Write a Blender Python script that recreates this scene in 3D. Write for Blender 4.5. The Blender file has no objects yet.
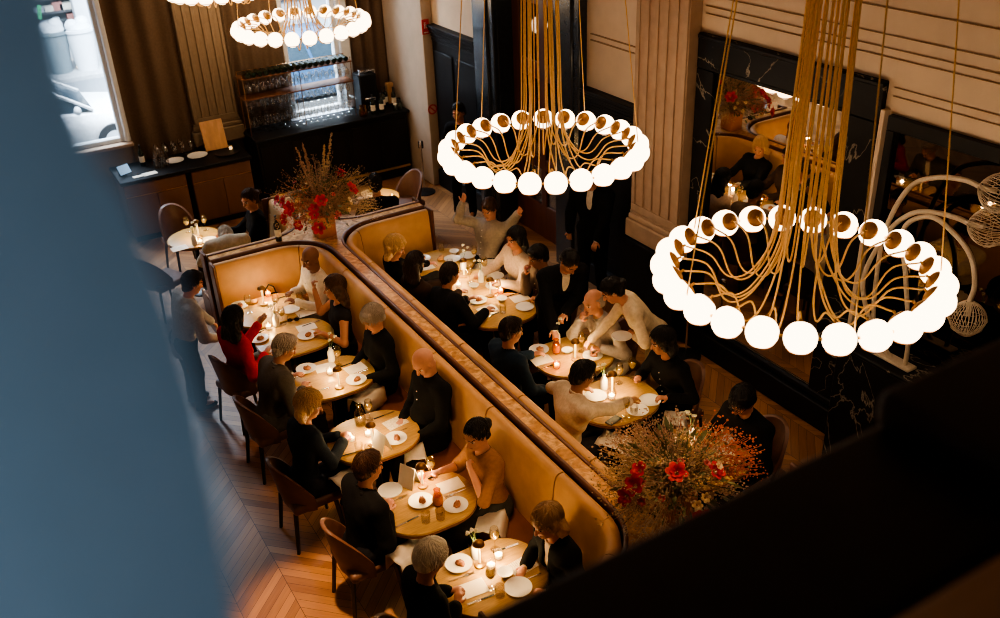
import bpy, bmesh, math, random
import numpy as np
from mathutils import Vector, Matrix
random.seed(7)
C = bpy.context.scene.collection
PI = math.pi
R = math.radians
# ------------------------------------------------------------------ helpers
def link(o, parent=None):
    C.objects.link(o)
    if parent is not None: o.parent = parent
    return o
def tag(o, label, cat, group=None):
    o['label'] = label; o['category'] = cat
    if group: o['group'] = group
    return o
def thing(name, label, cat, loc=(0, 0, 0), rz=0.0, group=None):
    o = bpy.data.objects.new(name, None); o.empty_display_size = .05
    o.location = loc; o.rotation_euler = (0, 0, rz)
    link(o); return tag(o, label, cat, group)
def struct(o):
    o['kind'] = 'structure'; return o
def dup(root, loc, rz=0.0, label=None, group=None, scale=None):
    r = root.copy(); C.objects.link(r); r.location = loc; r.rotation_euler = (0, 0, rz)
    if label: r['label'] = label
    if group: r['group'] = group
    if scale: r.scale = scale
    for ch in list(root.children):
        c = ch.copy(); C.objects.link(c); c.parent = r
        for g in list(ch.children):
            d = g.copy(); C.objects.link(d); d.parent = c
    return r
class MB:
    def __init__(s): s.v = []; s.f = []; s.m = []
    def add(s, vs, fs, mi=0):
        b = len(s.v); s.v += [tuple(x) for x in vs]
        s.f += [tuple(b + i for i in f) for f in fs]; s.m += [mi] * len(fs); return s
    def box(s, c, d, rz=0, bev=0.0, mi=0, rx=0, ry=0, seg=1):
        bm = bmesh.new(); bmesh.ops.create_cube(bm, size=1)
        for v in bm.verts: v.co = Vector((v.co.x * d[0], v.co.y * d[1], v.co.z * d[2]))
        if bev: bmesh.ops.bevel(bm, geom=list(bm.edges), offset=bev, segments=seg, affect='EDGES', profile=.5)
        M = Matrix.Translation(c) @ Matrix.Rotation(rz, 4, 'Z') @ Matrix.Rotation(ry, 4, 'Y') @ Matrix.Rotation(rx, 4, 'X')
        bm.verts.index_update()
        s.add([M @ v.co for v in bm.verts], [[v.index for v in f.verts] for f in bm.faces], mi); bm.free(); return s
    def tube(s, pts, r, n=8, mi=0, closed=False, cap=True, flat=1.0):
        pts = [Vector(p) for p in pts]; N = len(pts)
        rr = r if isinstance(r, (list, tuple)) else [r] * N
        up = None; rings = []
        for i, p in enumerate(pts):
            if closed: t = pts[(i + 1) % N] - pts[i - 1]
            else: t = pts[min(i + 1, N - 1)] - pts[max(i - 1, 0)]
            if t.length < 1e-9: t = Vector((0, 0, 1))
            t.normalize()
            if up is None:
                up = Vector((0, 0, 1)) if abs(t.z) < .9 else Vector((1, 0, 0))
            a = up - t * up.dot(t)
            if a.length < 1e-6: a = Vector((1, 0, 0)) - t * t.x
            a.normalize(); up = a; b = t.cross(a)
            rings.append([p + a * (math.cos(2 * PI * k / n) * rr[i] * flat) + b * (math.sin(2 * PI * k / n) * rr[i]) for k in range(n)])
        vs = [v for q in rings for v in q]; fs = []
        for i in range(N if closed else N - 1):
            j = (i + 1) % N
            for k in range(n):
                l = (k + 1) % n
                fs.append((i * n + k, i * n + l, j * n + l, j * n + k))
        if cap and not closed:
            fs.append(tuple(range(n - 1, -1, -1))); fs.append(tuple((N - 1) * n + k for k in range(n)))
        return s.add(vs, fs, mi)
    def lathe(s, prof, n=20, c=(0, 0, 0), mi=0, sx=1, sy=1):
        vs = []; fs = []; ids = []
        for r, z in prof:
            if r < 1e-6:
                ids.append([len(vs)]); vs.append((c[0], c[1], c[2] + z))
            else:
                ids.append(list(range(len(vs), len(vs) + n)))
                vs += [(c[0] + r * sx * math.cos(2 * PI * k / n), c[1] + r * sy * math.sin(2 * PI * k / n), c[2] + z) for k in range(n)]
        for a, b in zip(ids, ids[1:]):
            for k in range(n):
                l = (k + 1) % n
                if len(a) == 1 and len(b) == 1: continue
                if len(a) == 1: fs.append((a[0], b[l], b[k]))
                elif len(b) == 1: fs.append((a[k], a[l], b[0]))
                else: fs.append((a[k], a[l], b[l], b[k]))
        return s.add(vs, fs, mi)
    def prism(s, poly, z0, z1, mi=0, bev=0.0):
        bm = bmesh.new()
        vb = [bm.verts.new((p[0], p[1], z0)) for p in poly]
        f = bm.faces.new(vb)
        ex = bmesh.ops.extrude_face_region(bm, geom=[f])
        for e in ex['geom']:
            if isinstance(e, bmesh.types.BMVert): e.co.z = z1
        bmesh.ops.recalc_face_normals(bm, faces=bm.faces)
        if bev:
            es = [e for e in bm.edges if abs(e.verts[0].co.z - e.verts[1].co.z) < 1e-6]
            bmesh.ops.bevel(bm, geom=es, offset=bev, segments=2, affect='EDGES', profile=.5)
        bmesh.ops.triangulate(bm, faces=[f for f in bm.faces if len(f.verts) > 4])
        bm.verts.index_update()
        s.add([v.co for v in bm.verts], [[v.index for v in f.verts] for f in bm.faces], mi); bm.free(); return s
    def sphere(s, c, r, n=12, m=8, mi=0, sc=(1, 1, 1)):
        prof = [(r * math.sin(PI * i / m), -r * math.cos(PI * i / m)) for i in range(m + 1)]
        t = MB().lathe(prof, n)
        return s.add([(c[0] + v[0] * sc[0], c[1] + v[1] * sc[1], c[2] + v[2] * sc[2]) for v in t.v], t.f, mi)
    def xf(s, M):
        s.v = [tuple(M @ Vector(v)) for v in s.v]; return s
    def build(s, name, mats, parent=None, sharp=40, loc=None):
        me = bpy.data.meshes.new(name); me.from_pydata(s.v, [], s.f); me.validate()
        if not isinstance(mats, (list, tuple)): mats = [mats]
        for m in mats: me.materials.append(m)
        if len(mats) > 1 and len(me.polygons) == len(s.m): me.polygons.foreach_set('material_index', s.m)
        me.polygons.foreach_set('use_smooth', [True] * len(me.polygons))
        me.set_sharp_from_angle(angle=R(sharp))
        o = bpy.data.objects.new(name, me); link(o, parent)
        if loc: o.location = loc
        return o
# ------------------------------------------------------------------ materials
MATS = {}
def nt(name):
    m = bpy.data.materials.new(name); m.use_nodes = True
    t = m.node_tree; t.nodes.clear()
    return m, t, (lambda ty, **k: mk(t, ty, **k))
def mk(t, ty, **k):
    n = t.nodes.new(ty)
    for a, b in k.items():
        if a.startswith('_'): setattr(n, a[1:], b)
    return n
def pm(name, col, rough=.6, metal=0.0, var=.18, scale=18.0, bump=0.0, bscale=None, stretch=(1, 1, 1), emit=None, es=0.0, spec=.5, sheen=0.0, coat=0.0):
    if name in MATS: return MATS[name]
    m, t, N = nt(name); L = t.links.new
    out = N('ShaderNodeOutputMaterial'); b = N('ShaderNodeBsdfPrincipled'); L(b.outputs[0], out.inputs[0])
    tc = N('ShaderNodeTexCoord'); mp = N('ShaderNodeMapping'); mp.inputs['Scale'].default_value = stretch
    L(tc.outputs['Object'], mp.inputs['Vector'])
    no = N('ShaderNodeTexNoise'); no.inputs['Scale'].default_value = scale; no.inputs['Detail'].default_value = 4
    L(mp.outputs[0], no.inputs['Vector'])
    rp = N('ShaderNodeValToRGB'); e = rp.color_ramp.elements
    e[0].position = .25; e[1].position = .75
    e[0].color = [c * (1 - var) for c in col] + [1]; e[1].color = [min(1, c * (1 + var)) for c in col] + [1]
    L(no.outputs['Fac'], rp.inputs['Fac']); L(rp.outputs[0], b.inputs['Base Color'])
    b.inputs['Roughness'].default_value = rough; b.inputs['Metallic'].default_value = metal
    b.inputs['Specular IOR Level'].default_value = spec
    if sheen: b.inputs['Sheen Weight'].default_value = sheen
    if coat: b.inputs['Coat Weight'].default_value = coat
    if emit: b.inputs['Emission Color'].default_value = (*emit, 1); b.inputs['Emission Strength'].default_value = es
    if bump:
        n2 = N('ShaderNodeTexNoise'); n2.inputs['Scale'].default_value = bscale or scale * 6; n2.inputs['Detail'].default_value = 3
        L(mp.outputs[0], n2.inputs['Vector'])
        bu = N('ShaderNodeBump'); bu.inputs['Strength'].default_value = bump; bu.inputs['Distance'].default_value = .01
        L(n2.outputs['Fac'], bu.inputs['Height']); L(bu.outputs[0], b.inputs['Normal'])
    MATS[name] = m; return m
def glassm(name, tint=(1, 1, 1), gloss=.12, rough=.02):
    if name in MATS: return MATS[name]
    m, t, N = nt(name); L = t.links.new
    out = N('ShaderNodeOutputMaterial'); mx = N('ShaderNodeMixShader'); tr = N('ShaderNodeBsdfTransparent'); gl = N('ShaderNodeBsdfGlossy')
    tr.inputs[0].default_value = (*tint, 1); gl.inputs['Roughness'].default_value = rough
    fr = N('ShaderNodeFresnel'); fr.inputs[0].default_value = 1.5
    ad = N('ShaderNodeMath', _operation='MULTIPLY_ADD'); ad.inputs[1].default_value = .35; ad.inputs[2].default_value = gloss; ad.use_clamp = True
    L(fr.outputs[0], ad.inputs[0]); L(ad.outputs[0], mx.inputs[0]); L(tr.outputs[0], mx.inputs[1]); L(gl.outputs[0], mx.inputs[2]); L(mx.outputs[0], out.inputs[0])
    MATS[name] = m; return m
def emitm(name, col, s):
    if name in MATS: return MATS[name]
    m, t, N = nt(name); out = N('ShaderNodeOutputMaterial'); e = N('ShaderNodeEmission')
    e.inputs[0].default_value = (*col, 1); e.inputs[1].default_value = s
    t.links.new(e.outputs[0], out.inputs[0]); MATS[name] = m; return m
def mirrorm(name, col, rough):
    m, t, N = nt(name); out = N('ShaderNodeOutputMaterial'); b = N('ShaderNodeBsdfGlossy')
    b.inputs[0].default_value = (*col, 1); b.inputs['Roughness'].default_value = rough
    t.links.new(b.outputs[0], out.inputs[0]); return m
def marblem(name, base, vein, scale=2.5, rough=.25, width=.035, stain=None):
    m, t, N = nt(name); L = t.links.new
    out = N('ShaderNodeOutputMaterial'); b = N('ShaderNodeBsdfPrincipled'); L(b.outputs[0], out.inputs[0])
    tc = N('ShaderNodeTexCoord'); n1 = N('ShaderNodeTexNoise'); n1.inputs['Scale'].default_value = scale; n1.inputs['Detail'].default_value = 6; n1.inputs['Distortion'].default_value = .6
    L(tc.outputs['Object'], n1.inputs['Vector'])
    s = N('ShaderNodeMath', _operation='SUBTRACT'); s.inputs[1].default_value = .5; L(n1.outputs['Fac'], s.inputs[0])
    a = N('ShaderNodeMath', _operation='ABSOLUTE'); L(s.outputs[0], a.inputs[0])
    r = N('ShaderNodeValToRGB'); e = r.color_ramp.elements; e[0].position = 0; e[0].color = (*vein, 1); e[1].position = width; e[1].color = (*base, 1)
    L(a.outputs[0], r.inputs['Fac'])
    n2 = N('ShaderNodeTexNoise'); n2.inputs['Scale'].default_value = scale * 3; n2.inputs['Detail'].default_value = 5; L(tc.outputs['Object'], n2.inputs['Vector'])
    mx = N('ShaderNodeMix', _data_type='RGBA', _blend_type='MULTIPLY'); mx.inputs[0].default_value = .7
    r2 = N('ShaderNodeValToRGB'); r2.color_ramp.elements[0].color = (.35, .3, .28, 1); r2.color_ramp.elements[0].position = .3; r2.color_ramp.elements[1].color = (1, 1, 1, 1); r2.color_ramp.elements[1].position = .6
    L(n2.outputs['Fac'], r2.inputs['Fac']); L(r.outputs[0], mx.inputs[6]); L(r2.outputs[0], mx.inputs[7]); L(mx.outputs[2], b.inputs['Base Color'])
    b.inputs['Roughness'].default_value = rough; b.inputs['Specular IOR Level'].default_value = .15; MATS[name] = m; return m
def floorm():
    m, t, N = nt('chevron_oak'); L = t.links.new
    out = N('ShaderNodeOutputMaterial'); b = N('ShaderNodeBsdfPrincipled'); L(b.outputs[0], out.inputs[0])
    tc = N('ShaderNodeTexCoord'); sp = N('ShaderNodeSeparateXYZ'); L(tc.outputs['Object'], sp.inputs[0])
    def ma(op, a, bb=None):
        n = N('ShaderNodeMath', _operation=op)
        for i, q in enumerate((a, bb)):
            if q is None: continue
            if isinstance(q, (int, float)): n.inputs[i].default_value = q
            else: L(q, n.inputs[i])
        return n.outputs[0]
    W = .42
    cx = ma('DIVIDE', sp.outputs[0], W); ci = ma('FLOOR', cx); par = ma('MODULO', ma('ABSOLUTE', ci), 2.0)
    fx = ma('MULTIPLY', ma('FRACT', cx), W)
    sg = ma('SUBTRACT', ma('MULTIPLY', par, 2.0), 1.0)
    v = ma('ADD', sp.outputs[1], ma('MULTIPLY', fx, sg)); v = ma('ADD', v, ma('MULTIPLY', par, -W))
    pv = ma('DIVIDE', v, .105); pi_ = ma('FLOOR', pv); pf = ma('FRACT', pv)
    cb = N('ShaderNodeCombineXYZ'); L(ci, cb.inputs[0]); L(pi_, cb.inputs[1])
    wn = N('ShaderNodeTexWhiteNoise'); L(cb.outputs[0], wn.inputs['Vector'])
    g = ma('ABSOLUTE', ma('SUBTRACT', pf, .5)); g1 = ma('GREATER_THAN', g, .475)
    h = ma('ABSOLUTE', ma('SUBTRACT', ma('FRACT', cx), .5)); g2 = ma('GREATER_THAN', h, .494)
    gg = ma('MAXIMUM', g1, g2)
    cg = N('ShaderNodeCombineXYZ'); L(ma('MULTIPLY', v, 40.0), cg.inputs[0]); L(ma('MULTIPLY', sp.outputs[0], 5.0), cg.inputs[1]); L(pi_, cg.inputs[2])
    gr = N('ShaderNodeTexNoise'); gr.inputs['Scale'].default_value = 1.2; gr.inputs['Detail'].default_value = 5; L(cg.outputs[0], gr.inputs['Vector'])
    mixv = ma('ADD', ma('MULTIPLY', wn.outputs['Value'], .55), ma('MULTIPLY', gr.outputs['Fac'], .45))
    r = N('ShaderNodeValToRGB'); e = r.color_ramp.elements; e[0].color = (.17, .07, .024, 1); e[0].position = .12; e[1].color = (.42, .2, .075, 1); e[1].position = .85
    L(mixv, r.inputs['Fac'])
    mx = N('ShaderNodeMix', _data_type='RGBA'); L(gg, mx.inputs[0]); L(r.outputs[0], mx.inputs[6]); mx.inputs[7].default_value = (.07, .03, .012, 1)
    L(mx.outputs[2], b.inputs['Base Color']); b.inputs['Roughness'].default_value = .42
    bu = N('ShaderNodeBump'); bu.inputs['Strength'].default_value = .25; bu.inputs['Distance'].default_value = .004; bu.invert = True
    L(gg, bu.inputs['Height']); L(bu.outputs[0], b.inputs['Normal']); return m
def clothm(name, col, **k): return pm(name, col, rough=.9, var=k.get('var', .14), scale=k.get('scale', 35), bump=k.get('bump', .25), bscale=260, spec=.1, sheen=k.get('sheen', .0))
m_floor = floorm()
m_plaster = pm('beige_plaster', (.68, .53, .38), .9, var=.06, scale=5, bump=.08, bscale=60)
m_white_plaster = pm('pale_plaster', (.72, .62, .5), .9, var=.06, scale=5, bump=.08)
m_taupe = pm('taupe_stone', (.44, .3, .2), .8, var=.1, scale=9, bump=.12, bscale=80)
m_black = pm('black_lacquer', (.007, .007, .0075), .5, var=.3, scale=6, spec=.2)
m_blackwood = pm('black_wood', (.01, .008, .007), .45, var=.4, scale=10, stretch=(1, 1, .1), spec=.25)
m_bmarble = marblem('black_marble', (.01, .01, .011), (.3, .26, .2), 1.3, .5, .006)
m_marble = marblem('brown_marble', (.56, .28, .09), (.8, .48, .2), 6.0, .35, .08)
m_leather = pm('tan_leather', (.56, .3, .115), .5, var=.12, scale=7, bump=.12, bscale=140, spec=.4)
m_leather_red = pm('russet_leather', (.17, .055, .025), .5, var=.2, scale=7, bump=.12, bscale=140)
m_darkwood = pm('dark_walnut', (.13, .05, .022), .38, var=.3, scale=12, stretch=(1, 1, 1))
m_oak = pm('oak_table', (.5, .3, .085), .35, var=.2, scale=9, stretch=(1.2, 9, 1), bump=.05)
m_tablelip = pm('table_edge', (.17, .07, .03), .4, var=.2)
m_chair = pm('brown_chair_leather', (.13, .058, .036), .5, var=.2, scale=12, bump=.1)
m_iron = pm('black_iron', (.012, .011, .011), .45, metal=.0, var=.2)
m_brass = pm('brass', (.78, .48, .17), .3, metal=1.0, var=.1)
m_copper = pm('dark_copper', (.3, .16, .07), .35, metal=1.0, var=.15)
m_gold = pm('gold_disc', (.5, .26, .075), .42, metal=.7, var=.15, scale=60)
m_cord = pm('gold_cord', (.8, .47, .14), .6, var=.2, scale=120, stretch=(1, 1, .3), emit=(.6, .3, .07), es=.04)
m_chrome = pm('chrome', (.7, .7, .7), .18, metal=1.0, var=.05)
m_china = pm('white_china', (.82, .78, .7), .25, var=.03)
m_paper = pm('cream_paper', (.85, .77, .64), .85, var=.04)
m_linen = clothm('white_linen', (.72, .64, .54), var=.06)
m_globe = emitm('opal_globe', (1.0, .72, .46), 6.5)
m_flame = emitm('candle_flame', (1.0, .62, .22), 26)
m_wax = pm('candle_wax', (.95, .8, .55), .5, var=.03, emit=(1, .6, .25), es=1.6)
m_glass = glassm('clear_glass', (.97, .95, .92), .06)
m_pane = glassm('window_pane', (.92, .96, 1.0), .0)
m_vglass = glassm('amber_glass', (.95, .62, .25), .08)
m_bottle = pm('bottle_glass', (.012, .018, .01), .12, var=.2, spec=.7)
m_white = pm('white_paint', (.7, .72, .74), .5, var=.05)
m_terracotta = pm('terracotta', (.5, .2, .1), .75, var=.12, scale=10)
m_steel = pm('steel_cutlery', (.75, .68, .6), .25, metal=1.0, var=.05)
m_bread = pm('bread_crust', (.5, .25, .09), .8, var=.3, scale=40)
m_food = pm('cooked_food', (.32, .12, .05), .6, var=.5, scale=50, bump=.4)
m_rail = pm('gilt_line', (.3, .18, .08), .6, var=.1)
m_ink = pm('ink', (.02, .02, .02), .6)
m_mirror = mirrorm('mirror_silver', (.72, .68, .62), .015)
m_darkmirror = mirrorm('dark_reflection_mirror', (.14, .12, .1), .02)  # dark reflections of the room put into this mirror's colour
m_blue = pm('daylit_pillar_blue', (.165, .235, .29), .9, var=.06, scale=60)  # blue of the daylight put into the pillar's own colour
LAMP_W, VOT_W, SKY, STREET_FILL_W, POST_W, EXPO, LOOK, VIEW = 9.5, 2.8, 1.7, 8000, 2.2, 0.42, "AgX - Medium High Contrast", "AgX"
CURVE = []
SPOTS = [(1.3, 5.2, 1.35, 5.45, 2300, 13), (2.75, 5.0, 2.7, 5.2, 430, 27), (2.85, 7.5, 2.85, 7.5, 400, 26), (4.5, 7.2, 4.4, 6.3, 260, 36), (2.7, 9.2, 2.7, 9.2, 210, 20), (4.2, 9.2, 4.2, 8.8, 210, 24), (3.8, 4.2, 3.9, 4.0, 420, 18)]
# ------------------------------------------------------------------ room shell
XE, YN, ZC = 6.48, 14.55, 7.4          # east wall, north wall, ceiling
def boxes(name, mat, lst, bev=0.0):
    b = MB()
    for x0, x1, y0, y1, z0, z1 in lst: b.box(((x0 + x1) / 2, (y0 + y1) / 2, (z0 + z1) / 2), (x1 - x0, y1 - y0, z1 - z0), bev=bev)
    return struct(b.build(name, mat))
boxes('floor', m_floor, [(-5, 9.6, -3, 14.8, -.1, 0)])
boxes('ceiling', m_white_plaster, [(-5, 9.6, -3, 14.9, ZC, ZC + .15)])
boxes('wall_west', m_white_plaster, [(-5.1, -5, -3, 14.9, 0, ZC)])
boxes('wall_south', m_white_plaster, [(-5, 9.6, -3.1, -3, 0, ZC)])
W1 = (-.4, 2.03, 1.25, 5.6); W2 = (4.6, 5.5, 1.1, 5.6)
boxes('wall_north', pm('olive_plaster', (.28, .2, .125), .9, var=.08, scale=4), [
    (-5, W1[0], YN, YN + .3, 0, ZC), (W1[0], W1[1], YN, YN + .3, 0, W1[2]), (W1[0], W1[1], YN, YN + .3, W1[3], ZC),
    (W1[1], W2[0], YN, YN + .3, 0, ZC), (W2[0], W2[1], YN, YN + .3, 0, W2[2]), (W2[0], W2[1], YN, YN + .3, W2[3], ZC), (W2[1], 6.8, YN, YN + .3, 0, ZC)])
DY0, DY1 = 9.66, 11.1
boxes('wall_east', m_plaster, [(XE, XE + .3, -3, DY0, 0, ZC), (XE, XE + .3, DY1, 14.6, 0, ZC), (XE, XE + .3, DY0, DY1, 4.4, ZC)])
# windows: frame, panes and glazing bars
for k, (x0, x1, z0, z1) in enumerate((W1, W2)):
    f = MB(); w = .07
    for a in (x0 + w / 2, x1 - w / 2): f.box((a, YN + .06, (z0 + z1) / 2), (w, .14, z1 - z0), bev=.008)
    for a in (z0 + w / 2, z1 - w / 2): f.box(((x0 + x1) / 2, YN + .06, a), (x1 - x0, .13, w), bev=.008)
    if k == 0: f.box(((x0 + x1) / 2, YN + .06, (z0 + z1) / 2), (.06, .1, z1 - z0 - .15), bev=.006)
    fr = struct(f.build('window_%d' % (k + 1), m_white))
    MB().box(((x0 + x1) / 2, YN + .07, (z0 + z1) / 2), (x1 - x0 - .1, .008, z1 - z0 - .1)).build('window_pane', m_pane, fr)
    MB().box(((x0 + x1) / 2, YN - .05, z0 - .02), (x1 - x0 + .16, .22, .05), bev=.01).build('sill', m_white if k else m_taupe, fr)
    if k: MB().box((x1 + .09, YN - .03, (z0 + z1) / 2), (.18, .1, z1 - z0), bev=.02).build('casing', m_white, fr)
    else: MB().box((x1 + .03, YN - .02, (z0 + z1) / 2), (.08, .1, z1 - z0), bev=.02).build('casing', m_white, fr)
# white pier at the north end of the east wall
struct(MB().box((6.39, 13.83, ZC / 2), (.18, 1.44, ZC), bev=.02, seg=2).build('wall_pier', pm('pier_plaster', (.48, .39, .3), .9, var=.08, scale=5, bump=.1)))
# fluted pilaster on the east wall (shaft, flutes, stepped base) and the one on the north wall
def pilaster(name, along, c0, c1, zb, side, depth, mat):
    b = MB(); cm = (c0 + c1) / 2; w = c1 - c0
    def bx(w_, d_, z0, z1, bev=.008, off=0.0, cc=None):
        cc = cm if cc is None else cc
        if along == 'y': b.box((XE - d_ / 2 - off, cc, (z0 + z1) / 2), (d_, w_, z1 - z0), bev=bev)
        else: b.box((cc, YN - d_ / 2 - off, (z0 + z1) / 2), (w_, d_, z1 - z0), bev=bev)
    bx(w, depth, zb, ZC)
    bx(w + .1, depth + .05, zb, zb + .22, .015); bx(w + .06, depth + .03, zb + .22, zb + .29, .02); bx(w + .03, depth + .015, zb + .29, zb + .33, .012)
    nf = 5; fw = w / (nf * 2 + 1)
    for i in range(nf + 1):
        bx(fw * .8, .018, zb + .42, ZC - .3, .006, depth, c0 + fw * (2 * i + .5))
    bx(w - .02, .02, zb + .33, zb + .42, .005, depth)
    return struct(b.build(name, mat))
pilaster('pilaster', 'y', 7.2, 8.02, 1.02, 1, .16, m_taupe)
pilaster('pilaster', 'x', 3.02, 3.7, 1.0, 1, .14, pm('tan_stone', (.2, .14, .085), .85, var=.1))
# black dado panelling along the east wall, stepped cornice on top
def dado(y0, y1, z1):
    b = MB(); ym = (y0 + y1) / 2; L_ = y1 - y0
    b.box((XE - .02, ym, z1 / 2), (.04, L_, z1)); b.box((XE - .05, ym, .14), (.1, L_, .28), bev=.01)
    for i, (d, dz) in enumerate(((.12, .05), (.1, .045), (.08, .045), (.065, .045), (.055, .06))):
        zt = z1 - sum((.05, .045, .045, .045, .06)[:i]); b.box((XE - d / 2, ym, zt - dz / 2), (d, L_, dz - .008), bev=.006)
    n = max(1, int(L_ / .7))
    for i in range(n):
        yc = y0 + L_ * (i + .5) / n; b.box((XE - .05, yc, (z1 - .3 + .4) / 2), (.03, L_ / n - .14, z1 - .85), bev=.012)
    return struct(b.build('trim_1', m_black))
dado(8.06, 9.12, 2.5); dado(11.68, 13.08, 2.56)
struct(MB().box((XE - .12, 7.61, .51), (.24, .94, 1.02), bev=.015).build('trim_2', m_black))
# door with deep black architrave and red-brown glazed leaf
b = MB()
for y0, y1 in ((9.12, 9.66), (11.1, 11.66)):
    ym = (y0 + y1) / 2; b.box((XE - .06, ym, 2.3), (.12, y1 - y0, 4.6), bev=.015); b.box((XE - .1, ym, 2.3), (.1, (y1 - y0) * .55, 4.6), bev=.02); b.box((XE + .12, ym + (.26 if ym < 10 else -.26), 2.2), (.36, .05, 4.4), bev=.01)
b.box((XE - .08, 10.38, 4.55), (.16, 2.6, .4), bev=.02)
dr = struct(b.build('door_1', pm('blue_black_gloss', (.018, .024, .032), .25, var=.3)))
m_redwood = pm('red_brown_wood', (.1, .03, .018), .35, var=.3, stretch=(1, 1, .1))
lf = MB()
for yc, w in ((9.75, .18), (10.38, .12), (11.0, .18)): lf.box((XE + .2, yc, 2.2), (.06, w, 4.4), bev=.006)
for zc, h in ((.25, .5), (1.1, .16), (2.36, .22), (3.3, .2), (4.3, .2)): lf.box((XE + .2, 10.38, zc), (.055, 1.3, h), bev=.006)
lo = lf.build('door_leaf', m_redwood, dr)
MB().box((XE + .2, 10.38, 2.2), (.012, 1.25, 4.3)).build('glass', glassm('door_glass', (.5, .5, .5), .12), lo)
MB().tube([(XE + .12, 10.5, 1.0), (XE + .08, 10.5, 1.0), (XE + .08, 10.5, 1.5), (XE + .12, 10.5, 1.5)], .012).build('handle', m_brass, lo)
# lobby beyond the door
boxes('wall_lobby', pm('lobby_wall', (.03, .02, .018), .8), [(9.5, 9.6, 7.5, 14.9, 0, ZC), (6.78, 9.5, 7.4, 7.5, 0, ZC), (6.78, 9.5, 14.8, 14.9, 0, 2.2), (6.78, 9.5, 14.8, 14.9, 4.2, ZC), (6.78, 7.9, 14.8, 14.9, 2.2, 4.2), (8.8, 9.5, 14.8, 14.9, 2.2, 4.2)])
# baseboard under the mirror, and black marble frame of the wall mirror
struct(MB().box((XE - .05, 4.2, .14), (.1, 5.9, .28), bev=.012).box((XE - .03, 4.2, .33), (.06, 5.9, .08), bev=.02).build('baseboard_east', m_black))
mr = thing('wall_mirror', 'large wall mirror in a wide black marble frame beside the fluted pilaster', 'mirror', (XE, 6.1, .37))
def fr(name, y0, y1, z0, z1, mat=m_bmarble, d=.06):
    return MB().box((-d / 2, (y0 + y1) / 2 - 6.1, (z0 + z1) / 2 - .37), (d, y1 - y0, z1 - z0), bev=.008).build(name, mat, mr)
fr('mirror_glass', 5.3, 6.93, .37, 3.13, m_mirror, .02)
fr('frame_stile', 4.96, 5.3, .37, 3.13); fr('frame_stile', 6.93, 7.18, .37, 3.13); fr('frame_rail', 4.96, 7.18, 3.13, 3.47)
for d, y0, y1, z0, z1 in ((.07, 4.96, 7.18, 3.42, 3.46), (.068, 5.25, 6.98, 3.14, 3.17)): fr('bead', y0, y1, z0, z1, m_black, d)
mw = thing('dark_wall_panel', 'dark-tinted mirror wall panel in black frame behind the cream loop lamp', 'wall panel', (XE, 3.0, .37))
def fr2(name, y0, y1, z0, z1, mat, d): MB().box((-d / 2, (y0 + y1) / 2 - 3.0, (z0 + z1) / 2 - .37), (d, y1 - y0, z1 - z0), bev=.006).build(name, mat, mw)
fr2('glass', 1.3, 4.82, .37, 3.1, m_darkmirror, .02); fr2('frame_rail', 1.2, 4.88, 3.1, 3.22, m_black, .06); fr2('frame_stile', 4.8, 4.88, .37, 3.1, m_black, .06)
struct(MB().box((XE - .035, 4.93, 1.75), (.07, .045, 3.0), bev=.004).build('trim_12', m_plaster))  # strip added proud of the frames so the wall gap shows lit plaster
# thin gilt picture rails on the upper wall
for k, z in enumerate((3.82, 3.72, 3.65, 3.55, 4.02)):
    if z == 3.55: continue
    struct(MB().box((XE - .008, 3.0, z), (.01, 8.3, .007)).build('trim_%d' % (3 + k), m_rail))
for k, z in enumerate((3.43, 3.36)):
    struct(MB().box((XE - .008, 2.9, z), (.01, 4.0, .007)).build('trim_%d' % (8 + k), m_rail))
struct(MB().box((XE - .008, 8.55, 3.05), (.016, 1.0, .012)).box((XE - .008, 8.55, 3.12), (.016, 1.0, .012)).build('trim_10', m_rail))
# signs on the white pier
sg = thing('fire_hose_sign', 'small red rectangular sign with white pictogram high on the white pier', 'sign', (6.35, 13.092, 2.42))
MB().box((0, 0, .1), (.12, .012, .22), bev=.003).build('plate', pm('sign_red', (.5, .02, .02), .5), sg)
p = MB().box((0, -.008, .125), (.045, .004, .09)).box((-.005, -.01, .125), (.012, .004, .09), mi=1).box((.015, -.01, .14), (.012, .004, .06), mi=1).box((0, -.008, .02), (.07, .004, .014))
p.build('pictogram', [m_white, MATS['sign_red']], sg)
sg = thing('no_smoking_sticker', 'round red and white prohibition sticker low on the white pier', 'sticker', (6.365, 13.094, 1.26))
def ydisc(r0, r1, y, n=24):
    b_ = MB(); vs = []
    for k in range(n):
        a = 2 * PI * k / n; vs += [(r1 * math.cos(a), y, r1 * math.sin(a)), (r0 * math.cos(a), y, r0 * math.sin(a))]
    return b_.add(vs, [(2 * k, 2 * ((k + 1) % n), 2 * ((k + 1) % n) + 1, 2 * k + 1) for k in range(n)])
ydisc(.001, .08, -.004).build('disc', pm('sticker_pink', (.6, .35, .3), .6), sg)
rr_ = ydisc(.058, .08, -.007); rr_.box((0, -.008, 0), (.13, .004, .02), ry=R(45)); rr_.build('ring', MATS['sign_red'], sg)
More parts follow.
